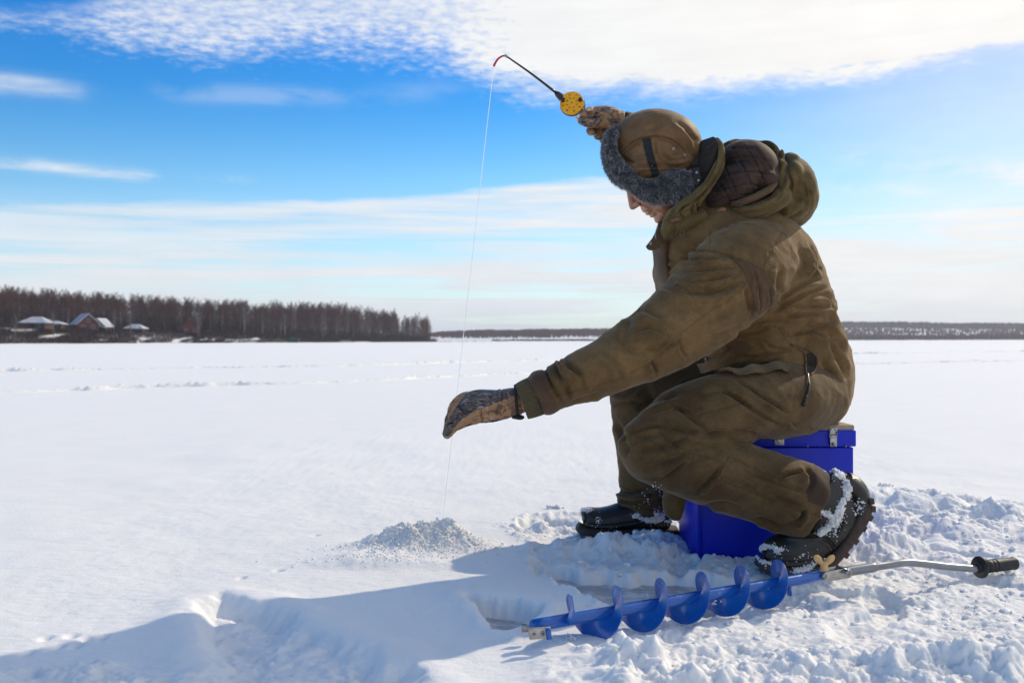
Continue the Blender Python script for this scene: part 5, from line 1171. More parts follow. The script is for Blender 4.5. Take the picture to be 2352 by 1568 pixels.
# ---------------- gloves
def build_gloves():
    a = np.array([0, .70, .71]); mb = MB(); rings = []
    for px, py, Y, w, th in catmull([(1197, 921, 2.455, .034, .030), (1180, 922, 2.455, .037, .031), (1152, 929, 2.455, .041, .032), (1122, 932, 2.455, .047, .031), (1094, 933, 2.455, .049, .027), (1068, 938, 2.452, .046, .020), (1056, 944, 2.452, .038, .012)], 5):
        c = P(px, py, Y); t = np.array([-1, 0, -.12]); t /= np.linalg.norm(t); aa = a-t*(a@t); aa /= np.linalg.norm(aa); bb = np.cross(t, aa); al = np.linspace(0, 2*np.pi, 32, endpoint=False); rings.append(c+np.cos(al)[:, None]*aa*w+np.sin(al)[:, None]*bb*th)
    mb.rings(rings)
    def finger(pts, r0, r1): q = catmull([P(*p) for p in pts], 5); mb.tube(q, np.linspace(r0, r1, len(q)), 16); mb.sphere(q[-1], r1*1.0, 16, 10); mb.sphere(q[0], r0, 16, 10)
    finger([(1094, 952, 2.425), (1072, 962, 2.418), (1051, 974, 2.416), (1037, 988, 2.418), (1028, 999, 2.42)], .0135, .0095)
    finger([(1092, 940, 2.440), (1062, 948, 2.436), (1042, 962, 2.434), (1030, 980, 2.436), (1025, 998, 2.44)], .0140, .0100)
    finger([(1092, 925, 2.462), (1062, 930, 2.460), (1043, 944, 2.458), (1032, 962, 2.460), (1029, 980, 2.462)], .0140, .0105)
    finger([(1094, 911, 2.485), (1066, 912, 2.484), (1048, 924, 2.484), (1038, 940, 2.484), (1036, 955, 2.486)], .0135, .0105)
    finger([(1150, 938, 2.49), (1118, 952, 2.505), (1090, 962, 2.505), (1066, 970, 2.495), (1052, 978, 2.485)], .0155, .0115)
    me = remesh(mb, .0018, 3); wrinkle(me, .0014, 45, 3, (1, 1, 1.6)); wrinkle(me, .0008, 120, 5)
    folds(me, [(cv(c5, [(900, 440), (905, 520), (890, 620)]), 2.5, .003, 1), (cv(c5, [(930, 450), (960, 560), (1010, 640)]), 2, .002, 1), (cv(c5, [(380, 640), (430, 700), (470, 760)]), 2, .003, 1), (cv(c5, [(260, 840), (330, 860), (400, 840)]), 2, .002, 1), (cv(c5, [(470, 870), (640, 760), (900, 640)]), 1.5, .0015, 1)])
    set_attr(me, 'bark', sstep(6, -6, poly_sdf(project(coords(me)), np.array(cv(c5, [(905, 430), (640, 450), (470, 520), (380, 640), (240, 860), (190, 960), (220, 1060), (300, 990), (420, 820), (560, 730), (740, 660), (900, 600), (1040, 540), (1050, 420)])))))
    g = link('glove', me, M['camo'], man); g['label'] = 'camouflage glove on the arm held out over the snow'
    # black rolled hem and palm
    S = np.array([P(1186+6*math.sin(t)*0-3*math.cos(t), 921-36*math.cos(t), 2.455)+np.array([0, .0370*math.sin(t), 0]) for t in np.linspace(0, 2*np.pi, 40)]); b = MB(); b.tube(S, .0034, 10, False); b.build('hem', M['webbing'], g)
    b = MB(); loft(b, [(1180, 955, 2.45, 7, .010), (1196, 958, 2.44, 6, .012), (1203, 957, 2.44, 3, .010)], 3, 16); b.build('strap_end', M['webbing'], g)
    sk = Skin(me); fl = sk.drape(cv(c5, [(600, 865), (760, 832), (880, 818), (960, 806), (1010, 815), (960, 850), (860, 880), (700, 890), (500, 900)]), .0006, 1.5); sheet(fl, 'palm_patch', M['webbing'], g, .0008)
    # the hand that holds the rod
    mb = MB(); Y = 2.925
    def W(x, y, dy=0.0): return P(*c3(x, y), Y+dy)
    path = [(1990, 1020, .0, .026, .026), (1930, 1010, .0, .030, .027), (1830, 985, .0, .033, .030), (1720, 970, .0, .034, .031), (1600, 960, -.002, .030, .028), (1530, 965, -.004, .022, .022)]
    rings = []
    for x, y, dy, w, th in catmull(path, 5):
        al = np.linspace(0, 2*np.pi, 28, endpoint=False); t = np.array([-1, 0, .2]); t /= np.linalg.norm(t); u = np.cross(t, [0, 1, 0]); rings.append(W(x, y, dy)+np.cos(al)[:, None]*u*w+np.sin(al)[:, None]*np.array([0, 1, 0])*th)
    mb.rings(rings)
    def fg(pts, r0, r1): q = catmull([W(*p) for p in pts], 5); mb.tube(q, np.linspace(r0, r1, len(q)), 16); mb.sphere(q[-1], r1, 16, 10); mb.sphere(q[0], r0, 16, 10)
    fg([(1640, 905, .01), (1560, 885, -.012), (1490, 905, -.030), (1450, 950, -.035), (1445, 1000, -.03)], .0135, .0100)            # forefinger over the handle
    fg([(1680, 1050, -.02), (1580, 1060, -.034), (1490, 1050, -.040), (1425, 1020, -.038)], .0145, .0105)                          # thumb along its side
    fg([(1690, 1060, .015), (1590, 1110, .012), (1545, 1150, -.002), (1560, 1175, -.018)], .0125, .0105)
    fg([(1740, 1090, .015), (1670, 1170, .012), (1640, 1215, -.002), (1650, 1235, -.018)], .0120, .0100)
    fg([(1800, 1110, .012), (1740, 1210, .010), (1712, 1265, -.002), (1722, 1285, -.014)], .0110, .0092)
    mb.sphere(W(1515, 985, -.014), .020, 20, 12)
    me = remesh(mb, .0017, 3); wrinkle(me, .0014, 45, 13); wrinkle(me, .0008, 120, 15)
    folds(me, [(cv(c3, [(1540, 900), (1600, 930), (1660, 920)]), 2, .0025, 1), (cv(c3, [(1580, 1090), (1640, 1000), (1740, 930)]), 2, .0025, 1), (cv(c3, [(1780, 920), (1840, 960), (1860, 1020)]), 1.8, .0025, 1), (cv(c3, [(1900, 900), (1930, 980), (1960, 1060)]), 1.8, .0025, 1)])
    set_attr(me, 'bark', np.full(len(me.vertices), .50))
    g = link('glove', me, M['camo'], man); g['label'] = 'darker raised glove gripping the rod'
build_gloves()
# ---------------- boots
def build_boots():
    mb = MB()
    loft(mb, [(1868, 1130, 2.515, 74, .07), (1896, 1158, 2.51, 72, .062), (1912, 1180, 2.51, 66, .056), (1898, 1215, 2.51, 56, .050), (1862, 1246, 2.51, 49, .050), (1815, 1262, 2.51, 44, .052), (1778, 1270, 2.51, 37, .047), (1757, 1275, 2.51, 22, .030)], 5, 40)
    me = remesh(mb, .0026, 5); wrinkle(me, .0016, 22, 33)
    fo = [(cv(c4, p), w, d, 1) for p, w, d in (([(1820, 1090), (1880, 1120), (1920, 1180)], 4, .004), ([(1560, 1075), (1700, 1085), (1830, 1075)], 3, .004), ([(1500, 1110), (1450, 1180), (1400, 1240)], 4, .003), ([(1960, 960), (1950, 1020), (1900, 1080)], 4, .005), ([(1400, 1230), (1560, 1260), (1760, 1250), (1850, 1180)], 2.5, .003))]
    folds(me, fo); bt = link('boot', me, M['leather'], man); bt['label'] = 'near black boot with its heel raised'
    def sole(path, ry, name='sole', lug=()):
        b = MB(); loft(b, path, 5, 28, .6); o = link(name, remesh(b, .0024, 2), M['boot_sole'], bt0); return o
    global bt0; bt0 = bt
    so = sole([(1742, 1288, 2.51, 12, .036), (1765, 1300, 2.51, 13, .050), (1810, 1306, 2.51, 13, .055), (1862, 1303, 2.51, 14, .055), (1905, 1278, 2.51, 15, .050), (1938, 1238, 2.51, 15, .046), (1962, 1200, 2.51, 18, .048), (1978, 1165, 2.51, 17, .046), (1974, 1142, 2.51, 10, .036)], 0)
    b = MB(); pts = catmull([(1872, 1310), (1916, 1284), (1950, 1240), (1976, 1198), (1992, 1168), (1988, 1142)], 3)
    for i in range(0, len(pts)-1, 2):
        p0 = P(*pts[i], 2.51); q = P(*pts[i+1], 2.51); d = (q-p0)/np.linalg.norm(q-p0); n_ = np.cross(d, [0, 1, 0]); b.box(p0+d*.006, (.0075, .045, .0062), np.stack([d, [0, 1, 0], n_], 1))
    bevel(b.build('tread', M['boot_sole'], so), .002)
    b = MB(); loft(b, [(1936, 1098, 2.51, 20, .05), (1962, 1122, 2.51, 26, .052), (1970, 1150, 2.51, 24, .05), (1962, 1180, 2.51, 20, .05)], 4, 28); me2 = remesh(b, .0028, 3); wrinkle(me2, .002, 30, 36); link('heel_guard', me2, M['leather'], bt)
    # trouser hem hanging over the boot
    # far boot
    mb = MB(); loft(mb, [(1338, 1192, 3.03, 20, .030), (1350, 1190, 3.03, 26, .042), (1385, 1192, 3.03, 28, .048), (1425, 1187, 3.03, 34, .048), (1465, 1178, 3.03, 44, .046), (1505, 1178, 3.03, 44, .046), (1540, 1190, 3.03, 34, .040)], 5, 36)
    me = remesh(mb, .0026, 4); wrinkle(me, .0014, 20, 43); folds(me, [(cv(c4, [(180, 960), (260, 1000), (400, 1010), (620, 980)]), 2, .002, 1), (cv(c4, [(215, 900), (250, 950), (230, 1010)]), 2.5, .002, 1)])
    b2 = link('boot', me, M['leather'], man); b2['label'] = 'far black boot flat on the snow'; bt0 = b2
    sole([(1326, 1207, 3.03, 9, .030), (1345, 1216, 3.03, 11, .046), (1420, 1221, 3.03, 11, .050), (1480, 1219, 3.03, 11, .046), (1530, 1220, 3.03, 13, .046), (1556, 1218, 3.03, 10, .036)], 0)
    # hanging gaiter flap between the legs
    b = MB(); rings = []
    for px, py, w, dy in catmull([(1556, 1120, 30, 0), (1548, 1150, 27, 0), (1547, 1178, 22, 0), (1550, 1190, 12, 0)], 4):
        al = np.linspace(0, 2*np.pi, 26, endpoint=False); c = P(px, py, 2.63); rings.append(c+np.stack([np.cos(al)*w/F*2.63, np.sin(al)*.03, al*0], 1))
    b.rings(rings); me = b.mesh('flap'); wrinkle(me, .003, 20, 2); link('hanging_flap', me, M['trousers'], trousers)
    # snow caked on boots and trouser legs
    global CK; CK = {}
    rs = np.random.RandomState(8); sk = Skin(coords_mesh(bt.data), trousers_me, me2, so.data)
    def cake(parent, line, spread_, n, r0, r1, name='caked_snow', sk=sk, ex=1.0):
        L = catmull(np.array(cv(c4, line), float), 12); C = []; R_ = []
        for _ in range(n):
            q = L[rs.randint(len(L))]+rs.normal(0, spread_*1.15, 2)
            if pnoise(np.array([q*.05]), 1, 7)[0]+rs.uniform(-.25, .25) < -.10: continue
            h = sk.hit(q[0], q[1], 0)
            if h is None or h[0][1] > (2.75 if parent is bt else 9): continue
            d = np.hypot(*(L-q).T).min(); r = rs.uniform(r0, r1)*math.exp(-(d/spread_)**2*.4); C.append(h[0]); R_.append(max(r, .0014))
        CK.setdefault(parent.name, [parent, [], []]); CK[parent.name][1].extend(C); CK[parent.name][2].extend(R_)
    cake(bt, [(1905, 650), (1970, 690), (2000, 760), (1975, 850), (1940, 920), (1925, 980)], 5.5, 460, .004, .010)
    cake(bt, [(1930, 940), (1890, 1000), (1830, 1050), (1800, 1065)], 4.5, 240, .0035, .009)
    cake(bt, [(1830, 920), (1880, 940), (1930, 950)], 5, 120, .002, .005); cake(bt, [(1880, 620), (1850, 640)], 7, 30, .001, .003)
    cake(bt, [(1400, 1170), (1450, 1150), (1530, 1170), (1560, 1190)], 5, 240, .0022, .006); cake(bt, [(1390, 1200), (1420, 1250), (1480, 1270)], 4, 140, .002, .005); cake(bt, [(1640, 1310), (1720, 1300), (1780, 1270)], 4, 160, .002, .006)
    cake(bt, [(1600, 1190), (1680, 1210), (1750, 1180)], 7, 50, .001, .0030); cake(bt, [(1900, 1110), (1920, 1060), (1930, 1010)], 6, 30, .001, .003); cake(bt, [(2010, 980), (2070, 900), (2090, 850)], 7, 60, .0012, .0038)
    sk2 = Skin(b2.data, trousers_me)
    cake(b2, [(570, 945), (640, 960), (700, 970), (760, 960), (820, 970)], 5, 380, .003, .008, sk=sk2); cake(b2, [(620, 900), (700, 930), (780, 950)], 6, 240, .002, .0055, sk=sk2)
    cake(b2, [(680, 740), (740, 790), (760, 850)], 8, 40, .001, .003, sk=sk2); cake(b2, [(600, 770), (660, 830), (740, 860)], 8, 25, .001, .003, sk=sk2)
    cake(b2, [(180, 915), (230, 900), (280, 910)], 3, 130, .002, .0055, sk=sk2); cake(b2, [(320, 960), (330, 980)], 4, 30, .001, .003, sk=sk2); cake(b2, [(240, 1045), (350, 1055), (500, 1050)], 4, 120, .001, .003, sk=sk2)
    for pr_, C_, R2 in CK.values(): tag(lumps('caked_snow', np.array(C_), R2, M['snow_crumb'], .9, .6, 60, False, pr_), kind='stuff')
    h = sk.hit(*c4(1776, 1060), .002)
    if h: b = MB(); b.ellipsoid(h[0], np.eye(3)*.0048, 14, 8); b.build('snap', M['brass'], trousers)
def coords_mesh(me): return me
build_boots()
# ---------------- head
def build_head():
    th = math.radians(39); f = np.array([-math.cos(th), 0, -math.sin(th)]); up = np.array([-math.sin(th), 0, math.cos(th)]); yv = np.array([0, 1.0, 0]); SC = 1.07e-3
    yaw = math.radians(3); f = f*math.cos(yaw)+yv*math.sin(yaw)*0; O = P(1440, 434, 2.80)-f*95*SC-up*4*SC
    def L(x, y, z): return O+(f*x+yv*y+up*z)*SC
    def ax(a, b, c): return np.stack([f*a, yv*b, up*c])*SC
    mb = MB(); E = lambda c, r: mb.ellipsoid(L(*c), ax(*r), 32, 20)
    E((0, 0, 22), (94, 74, 80)); E((38, 0, -32), (58, 60, 72)); E((84, 0, -14), (15, 15, 30)); E((76, 0, -40), (22, 24, 26)); E((44, 0, -82), (42, 44, 34)); E((76, 0, -110), (16, 21, 14)); E((60, 0, -104), (26, 30, 18))
    for s in (-1, 1): E((56, 33*s, -34), (29, 24, 30)); E((80, 22*s, 12), (14, 26, 8)); E((101, 11.5*s, -43), (10, 7.5, 7.5)); E((-8, 75*s, -22), (18, 7, 30)); E((20, 52*s, -70), (34, 14, 26))
    mb.tube([L(88, 0, 6), L(97, 0, -8), L(105, 0, -24), L(111.5, 0, -38), L(113, 0, -42)], np.array([7, 6.5, 7.5, 9, 8.5])*SC, 18); mb.sphere(L(112, 0, -41), 9.6*SC)
    E((101, 0, -47), (10, 6, 5)); E((76, 0, -66), (20, 30, 22)); E((93, 0, -64), (7, 14, 10)); E((92.5, 0, -69.5), (8.5, 19, 4.6)); E((90.5, 0, -80), (8.5, 17, 5.2)); E((82, 0, -91), (12, 20, 8))
    mb.tube([L(-5, 0, -50), L(-45, 0, -110), L(-80, 0, -170)], np.array([62, 60, 66])*SC, 28)
    me = remesh(mb, .0020, 4); wrinkle(me, .0007, 60, 3)
    pj = lambda pts: [tuple(project(np.array([L(*p)]))[0]) for p in pts]
    folds(me, [(pj([(100, -18, -40), (92, -26, -58), (84, -28, -76)]), 1.6, .0022, 1), (pj([(94, -16, -74.8), (91, -24, -75), (86, -28, -77)]), 1.0, .0030, 1), (pj([(70, -36, -12), (72, -30, -16), (80, -22, -16)]), 1.3, .0016, 1),
               (pj([(76, -30, -84), (70, -34, -96), (62, -34, -106)]), 1.8, .0015, 1), (pj([(62, -46, -60), (60, -46, -80), (54, -42, -98)]), 2, .0016, 1), (pj([(84, -10, -92), (80, -20, -94)]), 1.4, .0015, 1)], None, .4)
    head = link('head', me, M['skin'], man)
    for s in (-1, 1):
        b = MB(); b.ellipsoid(L(80, 30*s, -3), ax(10, 13, 9), 18, 12); b.build('eye', M['eye'], head)
        b = MB(); b.ellipsoid(L(81, 30*s, 0), ax(10.5, 14.5, 7), 18, 12); b.build('eyelid', M['skin'], head)
        b = MB(); b.ellipsoid(L(92, 22*s, 12), ax(4, 17, 3), 16, 8); b.build('eyebrow', M['dark_cloth'], head)
    return head
build_head()
def fur_on(me, name, parent, n, ln, w, flow, seed=0, keep=None):
    rs = np.random.RandomState(seed); me.calc_loop_triangles(); co = coords(me); T = np.array([t.vertices[:] for t in me.loop_triangles]); nr = normals(me)
    a = co[T[:, 0]]; e1 = co[T[:, 1]]-a; e2 = co[T[:, 2]]-a; ar = np.linalg.norm(np.cross(e1, e2), axis=1); k = rs.choice(len(T), n, p=ar/ar.sum()); r1, r2 = rs.rand(2, n); m = r1+r2 > 1; r1[m] = 1-r1[m]; r2[m] = 1-r2[m]
    p = a[k]+e1[k]*r1[:, None]+e2[k]*r2[:, None]; N = nr[T[k, 0]]
    if keep is not None: q = keep(p); p, N = p[q], N[q]; n = len(p)
    cl = np.stack([fbm(p, 45, 2, .5, seed+i) for i in (1, 2, 3)], 1); fl = np.asarray(flow, float)+cl*1.3
    d = N*1.0+fl*.75+rs.normal(0, .28, (n, 3)); d /= np.linalg.norm(d, axis=1)[:, None]; s = np.cross(d, rs.normal(size=(n, 3))); s /= np.linalg.norm(s, axis=1)[:, None]
    L_ = ln*rs.uniform(.55, 1.2, n); mid = p+d*(L_*.5)[:, None]; tip = p+d*L_[:, None]+(fl*.35+[0, 0, -.12])*(L_*.6)[:, None]; W = w*rs.uniform(.6, 1.3, n)
    V = np.stack([p-s*W[:, None], p+s*W[:, None], mid+s*(W*.75)[:, None], mid-s*(W*.75)[:, None], tip], 1).reshape(-1, 3); i = np.arange(n)[:, None]*5
    Fc = [tuple(x) for x in np.concatenate([i, i+1, i+2, i+3], 1)]+[tuple(x) for x in np.concatenate([i+3, i+2, i+4], 1)]
    m2 = make_mesh(name, V, Fc); base = rs.rand(n); base = np.where(rs.rand(n) < .56, .25+.2*base, .02+.12*base); tipc = np.where(base > .2, .75+.25*rs.rand(n), .12*rs.rand(n)+.05)
    set_attr(m2, 'tone', np.stack([base*.4, base*.4, base*.55+tipc*.2, base*.55+tipc*.2, tipc], 1).ravel()); return link(name, m2, M['fur'], parent, smooth=False)
def build_hat():
    mb = MB()
    def blob(x, y, rx, ry, ryY, rot=0, Y=2.80):
        c = P(*c1(x, y), Y); s = .26856*Y/F; ca, sa = math.cos(rot), math.sin(rot); mb.ellipsoid(c, np.array([[ca*rx*s, 0, sa*rx*s], [-sa*ry*s, 0, ca*ry*s], [0, ryY, 0]]), 40, 28)
    blob(805, 362, 382, 276, .116, math.radians(-6)); blob(790, 470, 345, 215, .112, math.radians(-4)); blob(1010, 430, 172, 190, .085); blob(740, 560, 255, 135, .112, math.radians(8)); blob(930, 560, 190, 110, .114); blob(800, 640, 290, 75, .106); blob(620, 610, 120, 110, .098)
    hat_me = remesh(mb, .0024, 10); wrinkle(hat_me, .0018, 14, 53)
    H = []
    def A(pts, w, d, side=1): H.append((cv(c1, pts), w, d, side))
    A([(500, 440), (600, 360), (700, 322), (800, 312), (900, 330), (1000, 390), (1075, 500)], 2.2, .0035); A([(560, 590), (700, 560), (860, 575), (1000, 560), (1100, 520)], 3.5, .0040); A([(600, 640), (760, 610), (900, 600), (1050, 560)], 3, .0035)
    A([(790, 340), (800, 450), (850, 540)], 3, .0028); A([(830, 470), (930, 500), (1090, 500)], 4, .0035); A([(500, 480), (560, 520), (620, 540)], 4, .003); A([(700, 250), (780, 240), (880, 200)], 5, .002)
    A([(1040, 250), (1100, 310), (1160, 360)], 4, .003); A([(540, 420), (600, 400), (680, 350)], 3, .002); A([(960, 180), (1050, 240), (1110, 330), (1150, 430)], 5, .0025); A([(640, 500), (720, 520), (740, 600)], 3, .002)
    folds(hat_me, H); seams = [cv(c1, [(500, 445), (600, 365), (700, 325), (800, 314), (900, 332), (1000, 392), (1078, 500)]), cv(c1, [(520, 470), (615, 385), (710, 342), (800, 332), (890, 350), (980, 405), (1050, 510)]), cv(c1, [(500, 190), (640, 125), (800, 100), (950, 125), (1090, 220), (1165, 340)])]
    s = line_mask(hat_me, seams, 1.1); set_attr(hat_me, 'seam', s*.9); hat = link('hat', hat_me, M['hat'], man); sk = Skin(hat_me)
    hat['label'] = 'olive-brown winter hat with grey fur brim and ear flaps'
    st = sk.drape(cv(c1, [(684, 336), (752, 322), (768, 400), (790, 500), (815, 580), (832, 640), (766, 655), (742, 570), (712, 470), (694, 400)]), .0012, 1.5, -1); strap = sheet(st, 'strap', M['webbing'], hat, .0018)
    def snap(x, y, r=.0042, par=hat, sk=sk):
        h = sk.hit(*c1(x, y), .0018)
        if h is None: return
        c, nn = h; e = np.cross(nn, [0, 0, 1]); e /= np.linalg.norm(e); g = np.cross(nn, e)
        b = MB(); al = np.linspace(0, 2*np.pi, 20, endpoint=False); rg = [c+(np.cos(al)[:, None]*e+np.sin(al)[:, None]*g)*r*k+nn*h_ for k, h_ in ((1, -.001), (1, .0006), (.75, .0012), (.55, .0006))]; b.rings(rg); sn = b.build('snap', M['steel'], par)
        b = MB(); b.ellipsoid(c+nn*.0012, np.eye(3)*r*.42, 12, 8); b.build('snap_stud', M['zinc'], sn)
    snap(764, 553, par=strap); snap(944, 418)
    # fur brim and ear flaps
    mb = MB(); S = lambda pts: [(*c1(x, y), Y, r*.26856, ry) for x, y, Y, r, ry in pts]
    loft(mb, S([(460, 262, 2.80, 18, .045), (418, 300, 2.80, 30, .070), (398, 370, 2.80, 32, .084), (395, 450, 2.80, 32, .092), (432, 550, 2.80, 40, .096), (495, 635, 2.80, 44, .098), (565, 690, 2.80, 40, .094)]), 5, 44)
    for sg in (-1, 1):
        y = lambda d: 2.80+sg*d
        loft(mb, S([(520, 655, y(.075), 40, .026), (600, 722, y(.088), 44, .025), (690, 765, y(.095), 66, .026), (800, 785, y(.102), 88, .027), (900, 750, y(.106), 118, .028), (1000, 715, y(.107), 118, .028), (1070, 690, y(.106), 86, .026), (1110, 675, y(.105), 55, .020)]), 5, 36)
    fm = remesh(mb, .0032, 5); wrinkle(fm, .003, 40, 61); fb = link('fur_trim', fm, M['fur'], hat); set_attr(fm, 'tone', np.full(len(fm.vertices), .06))
    fur_on(fm, 'fur', fb, 52000, .0125, .00055, (.25, -.1, -.35), 5)
    # black strap end behind the ear and buckle on the nape
    sf = Skin(fm, hat_me); b = MB(); c = [P(*c1(x, y), 2.668) for x, y in ((1130, 590), (1150, 660), (1168, 735))]
    for i, (p0, p1) in enumerate(zip(c[:-1], c[1:])): pass
    poly = [P(*c1(x, y), 2.664) for x, y in ((1112, 580), (1168, 574), (1198, 725), (1142, 738))]; b.prism(poly, (0, .003, 0)); ss = bevel(b.build('strap_end', M['webbing'], hat), .0012)
    for x, y in ((1147, 620), (1163, 688)):
        b = MB(); q = P(*c1(x, y), 2.661); b.ellipsoid(q, np.eye(3)*[.0036, .0018, .0036], 14, 8); b.build('snap', M['steel'], ss)
    poly = [P(*c1(x, y), 2.74) for x, y in ((1190, 345), (1292, 310), (1325, 330), (1318, 372), (1290, 385), (1200, 480), (1180, 430))]; b = MB(); b.prism(poly, (0, .05, 0)); bevel(b.build('neck_strap', M['webbing'], hat), .003)
    poly = [P(*c1(x, y), 2.70) for x, y in ((1120, 500), (1155, 495), (1165, 575), (1125, 580))]; b = MB(); b.prism(poly, (0, .003, 0)); b.build('strap_piece', M['webbing'], hat)
build_hat()
def build_hood():
    S = lambda pts: [(*c1(x, y), Y, r*.26856, ry) for x, y, Y, r, ry in pts]
    # dark neck lining
    mb = MB(); loft(mb, S([(1240, 420, 2.79, 60, .06), (1245, 480, 2.79, 80, .085), (1220, 560, 2.78, 100, .10), (1160, 700, 2.78, 110, .105), (1080, 820, 2.78, 110, .10), (990, 930, 2.79, 85, .085), (930, 1010, 2.79, 60, .06)]), 5, 40)
    me = remesh(mb, .004, 6); wrinkle(me, .003, 20, 3); link('neck_warmer', me, M['dark_cloth'], jacket)
    # quilted lining of the open hood
    def blob(mb, x, y, rx, ry, ryY, rot, Y):
        c = P(*c1(x, y), Y); k = .26856*Y/F; ca, sa = math.cos(math.radians(rot)), math.sin(math.radians(rot)); mb.ellipsoid(c, np.array([[ca*rx*k, 0, -sa*rx*k], [sa*ry*k, 0, ca*ry*k], [0, ryY, 0]]), 44, 30)
    mb = MB(); blob(mb, 1585, 570, 262, 196, .155, 38, 2.79); blob(mb, 1470, 730, 290, 170, .150, -46, 2.775); blob(mb, 1330, 850, 190, 90, .12, -38, 2.765); blob(mb, 1480, 520, 130, 160, .14, 0, 2.79); blob(mb, 1660, 720, 170, 130, .15, 0, 2.79)
    me = remesh(mb, .0034, 12); wrinkle(me, .004, 9, 7)
    Q = [cv(c1, p) for p in ([(1430, 380), (1500, 480), (1560, 600), (1610, 720), (1640, 810)], [(1540, 370), (1620, 480), (1680, 600), (1740, 750)], [(1340, 700), (1400, 800), (1440, 870)], [(1380, 560), (1450, 700), (1500, 830)], [(1640, 400), (1720, 500), (1800, 620)],
                             [(1420, 520), (1540, 480), (1680, 490), (1790, 540)], [(1340, 690), (1460, 630), (1600, 610), (1800, 640)], [(1270, 800), (1400, 760), (1560, 720), (1760, 740)], [(1200, 900), (1330, 860), (1480, 820), (1640, 800)], [(1420, 420), (1540, 410), (1660, 420)])]
    folds(me, [(q, 2.4, .0032, 1) for q in Q]); set_attr(me, 'seam', line_mask(me, Q, 1.2)*.5); lin = link('hood_lining', me, M['lining'], jacket)
    # shell of the hood, thrown back
    mb = MB()
    blob(mb, 1962, 800, 300, 160, .175, 82, 2.84); blob(mb, 1900, 960, 250, 118, .15, -14, 2.82); blob(mb, 1890, 600, 85, 130, .15, 0, 2.84); blob(mb, 2030, 880, 98, 190, .15, 8, 2.84); blob(mb, 1895, 800, 170, 210, .165, 20, 2.84); blob(mb, 1880, 700, 100, 190, .165, 0, 2.82); blob(mb, 1760, 930, 200, 90, .16, -8, 2.815)
    loft(mb, S([(1850, 500, 2.74, 30, .04), (1868, 600, 2.71, 36, .03), (1884, 720, 2.695, 46, .032), (1870, 830, 2.685, 64, .036), (1780, 905, 2.675, 72, .036), (1660, 945, 2.67, 66, .034), (1540, 960, 2.675, 50, .030), (1450, 945, 2.685, 36, .024)]), 5, 32)
    loft(mb, S([(1850, 470, 2.90, 34, .04), (1740, 405, 2.95, 28, .04), (1600, 370, 2.97, 24, .035), (1460, 362, 2.96, 20, .03), (1380, 385, 2.92, 18, .03)]), 5, 24)
    me = remesh(mb, .0034, 26); wrinkle(me, .0035, 9, 17, (1, 1, 1), .5); wrinkle(me, .0015, 30, 18)
    f = [(cv(c1, p), w, d, s) for p, w, d, s in (([(1820, 470), (1930, 530), (1900, 650), (1860, 790)], 5, .008, 1), ([(1420, 960), (1560, 975), (1720, 940), (1880, 860), (1950, 770)], 4, .009, 1), ([(1500, 900), (1640, 890), (1780, 840), (1890, 795)], 4, .006, -1), ([(1900, 800), (1960, 720), (1930, 600)], 4, .007, 1),
         ([(2040, 700), (2090, 820), (2080, 960)], 5, .006, -1), ([(1700, 1020), (1850, 1030), (2000, 980), (2080, 900)], 6, .006, 1), ([(1960, 560), (2020, 660), (2010, 780)], 6, .006, 1), ([(1860, 560), (1830, 660), (1850, 760)], 3, .005, 1), ([(1880, 800), (1800, 880), (1700, 920)], 3, .006, 1), ([(2100, 740), (2125, 860), (2100, 980)], 3, .005, 1),
         ([(1930, 900), (1860, 960), (1740, 1000)], 6, .006, -1))]
    folds(me, f, gain=.85); sm = [cv(c1, [(1935, 495), (1930, 600), (1880, 700), (1865, 800)]), cv(c1, [(1430, 1000), (1600, 1010), (1760, 1000), (1880, 940)])]; set_attr(me, 'seam', line_mask(me, sm, 1.2)); hood = link('hood', me, M['hood'], jacket)
    # fleece edge between lining and fold
    mb = MB(); loft(mb, S([(1440, 890, 2.662, 18, .012), (1530, 872, 2.656, 26, .014), (1660, 822, 2.652, 30, .015), (1760, 772, 2.66, 30, .015), (1815, 720, 2.675, 20, .012)]), 5, 20); me = mb.mesh('fleece'); wrinkle(me, .003, 50, 5); link('fleece_edge', me, M['brown_trim'], hood)
    # stand-up collar: a folded band of shell cloth sweeping down to the throat
    mb = MB()
    loft(mb, S([(1335, 375, 2.72, 22, .016), (1360, 430, 2.69, 32, .014), (1352, 520, 2.672, 40, .012), (1308, 625, 2.660, 46, .012), (1238, 730, 2.655, 50, .012), (1152, 830, 2.656, 60, .014), (1070, 910, 2.662, 76, .017), (990, 985, 2.675, 88, .026), (930, 1050, 2.69, 80, .034), (890, 1110, 2.71, 56, .040)]), 5, 28)
    loft(mb, S([(1335, 350, 2.88, 26, .020), (1350, 520, 2.93, 48, .018), (1235, 730, 2.95, 56, .018), (1070, 910, 2.94, 78, .022), (930, 1050, 2.91, 80, .034)]), 5, 28)
    loft(mb, S([(1180, 1010, 2.74, 80, .08), (1060, 1060, 2.74, 100, .085), (960, 1110, 2.76, 80, .08), (910, 1160, 2.78, 56, .06)]), 5, 28)
    me = remesh(mb, .0026, 4); wrinkle(me, .0035, 16, 21); wrinkle(me, .0012, 50, 22)
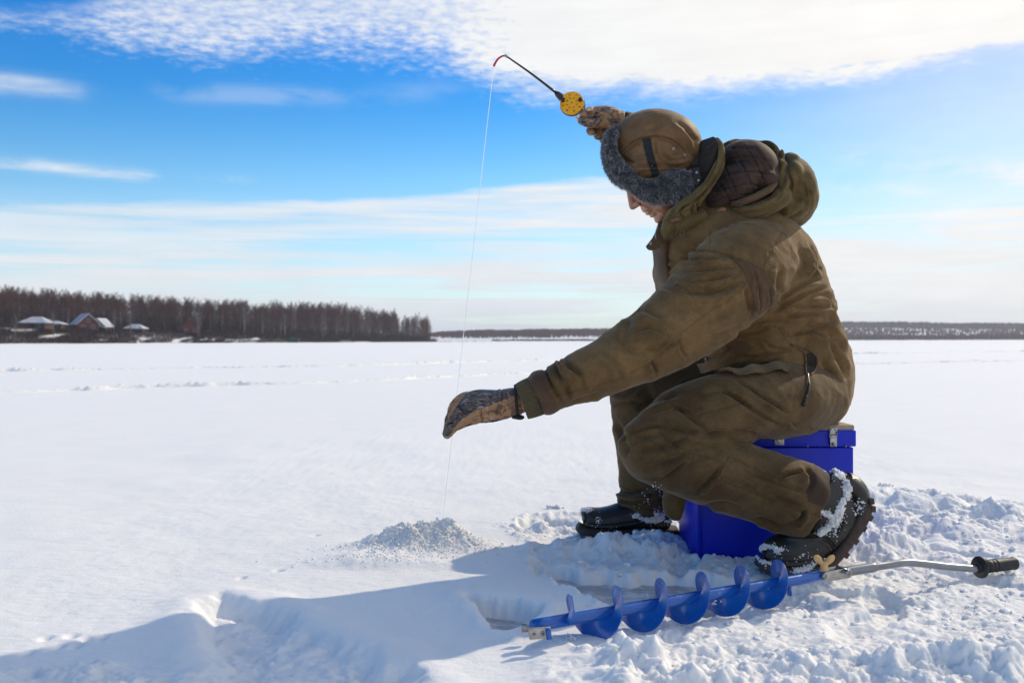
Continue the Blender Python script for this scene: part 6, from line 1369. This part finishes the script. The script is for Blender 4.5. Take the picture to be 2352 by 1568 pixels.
    f = [(cv(c1, p), w, d, s) for p, w, d, s in (([(1370, 430), (1368, 540), (1310, 660), (1230, 770), (1130, 860), (1020, 930), (940, 1010)], 2.2, .005, 1), ([(1330, 400), (1320, 520), (1270, 640), (1190, 750)], 1.6, .003, -1), ([(1150, 840), (1100, 930), (1110, 990)], 3, .005, 1), ([(1060, 880), (1010, 960), (1050, 1030)], 3, .005, -1),
         ([(960, 930), (920, 1000), (870, 1060)], 2, .004, 1), ([(1180, 790), (1150, 880), (1160, 960)], 3, .004, 1), ([(1250, 700), (1210, 790), (1170, 860)], 2.5, .003, 1))]
    folds(me, f); set_attr(me, 'seam', line_mask(me, [cv(c1, [(1388, 420), (1385, 550), (1310, 690), (1200, 800), (1080, 890), (960, 980)])], 1.1)); link('collar', me, M['hood'], jacket)
    # brown placket down the front, with the snap tab
    mb = MB(); loft(mb, S([(880, 1090, 2.76, 60, .06), (862, 1180, 2.78, 64, .07), (850, 1290, 2.80, 60, .07), (852, 1400, 2.80, 60, .07), (872, 1500, 2.80, 58, .07), (890, 1580, 2.80, 40, .05)]), 5, 28); me = mb.mesh('p'); wrinkle(me, .004, 18, 12); link('front_placket', me, M['brown_trim'], jacket)
    poly = catmull([P(*c1(x, y), 2.70) for x, y in ((712, 1252), (735, 1280), (775, 1285), (825, 1265), (852, 1215), (862, 1150), (842, 1105), (810, 1110), (765, 1185))], 4); b = MB(); b.prism(poly, (0, .006, 0)); tb = bevel(b.build('snap_tab', M['brown_trim'], jacket), .002)
    c = P(*c1(755, 1228), 2.698); b = MB(); b.ellipsoid(c, np.eye(3)*[.0038, .0018, .0050], 14, 8); b.build('snap', M['steel'], tb)
    q = [P(*c1(x, y), 2.697) for x, y in ((798, 1135), (795, 1165), (803, 1200))]; b = MB(); b.tube(q, .0016, 8); b.build('zip', M['zinc'], tb)
    for (x, y), loops in (((968, 1025), [[(970, 1045), (990, 1090), (965, 1150), (925, 1165), (905, 1160)], [(978, 1045), (1010, 1110), (1000, 1165), (960, 1190), (915, 1180)], [(985, 1045), (1040, 1140), (1010, 1200), (985, 1222)]]),
                          ((1362, 940), [[(1360, 960), (1400, 1050), (1430, 1120), (1500, 1165), (1535, 1160), (1525, 1110), (1470, 1040), (1385, 965)], [(1352, 965), (1380, 1040), (1425, 1115)]])):
        Yd = 2.645 if x < 1200 else 2.617; b = MB(); c = P(*c1(x, y), Yd); b.ellipsoid(c, np.array([[.0120, 0, .002], [-.001, 0, .0068], [0, .0065, 0]]), 20, 12); tg = b.build('cord_toggle', M['toggle'], hood)
        for lp in loops: b = MB(); b.tube(catmull([P(*c1(a, d), Yd-.003) for a, d in lp], 6), .0013, 8); b.build('cord', M['brown_trim'], tg)
build_hood()
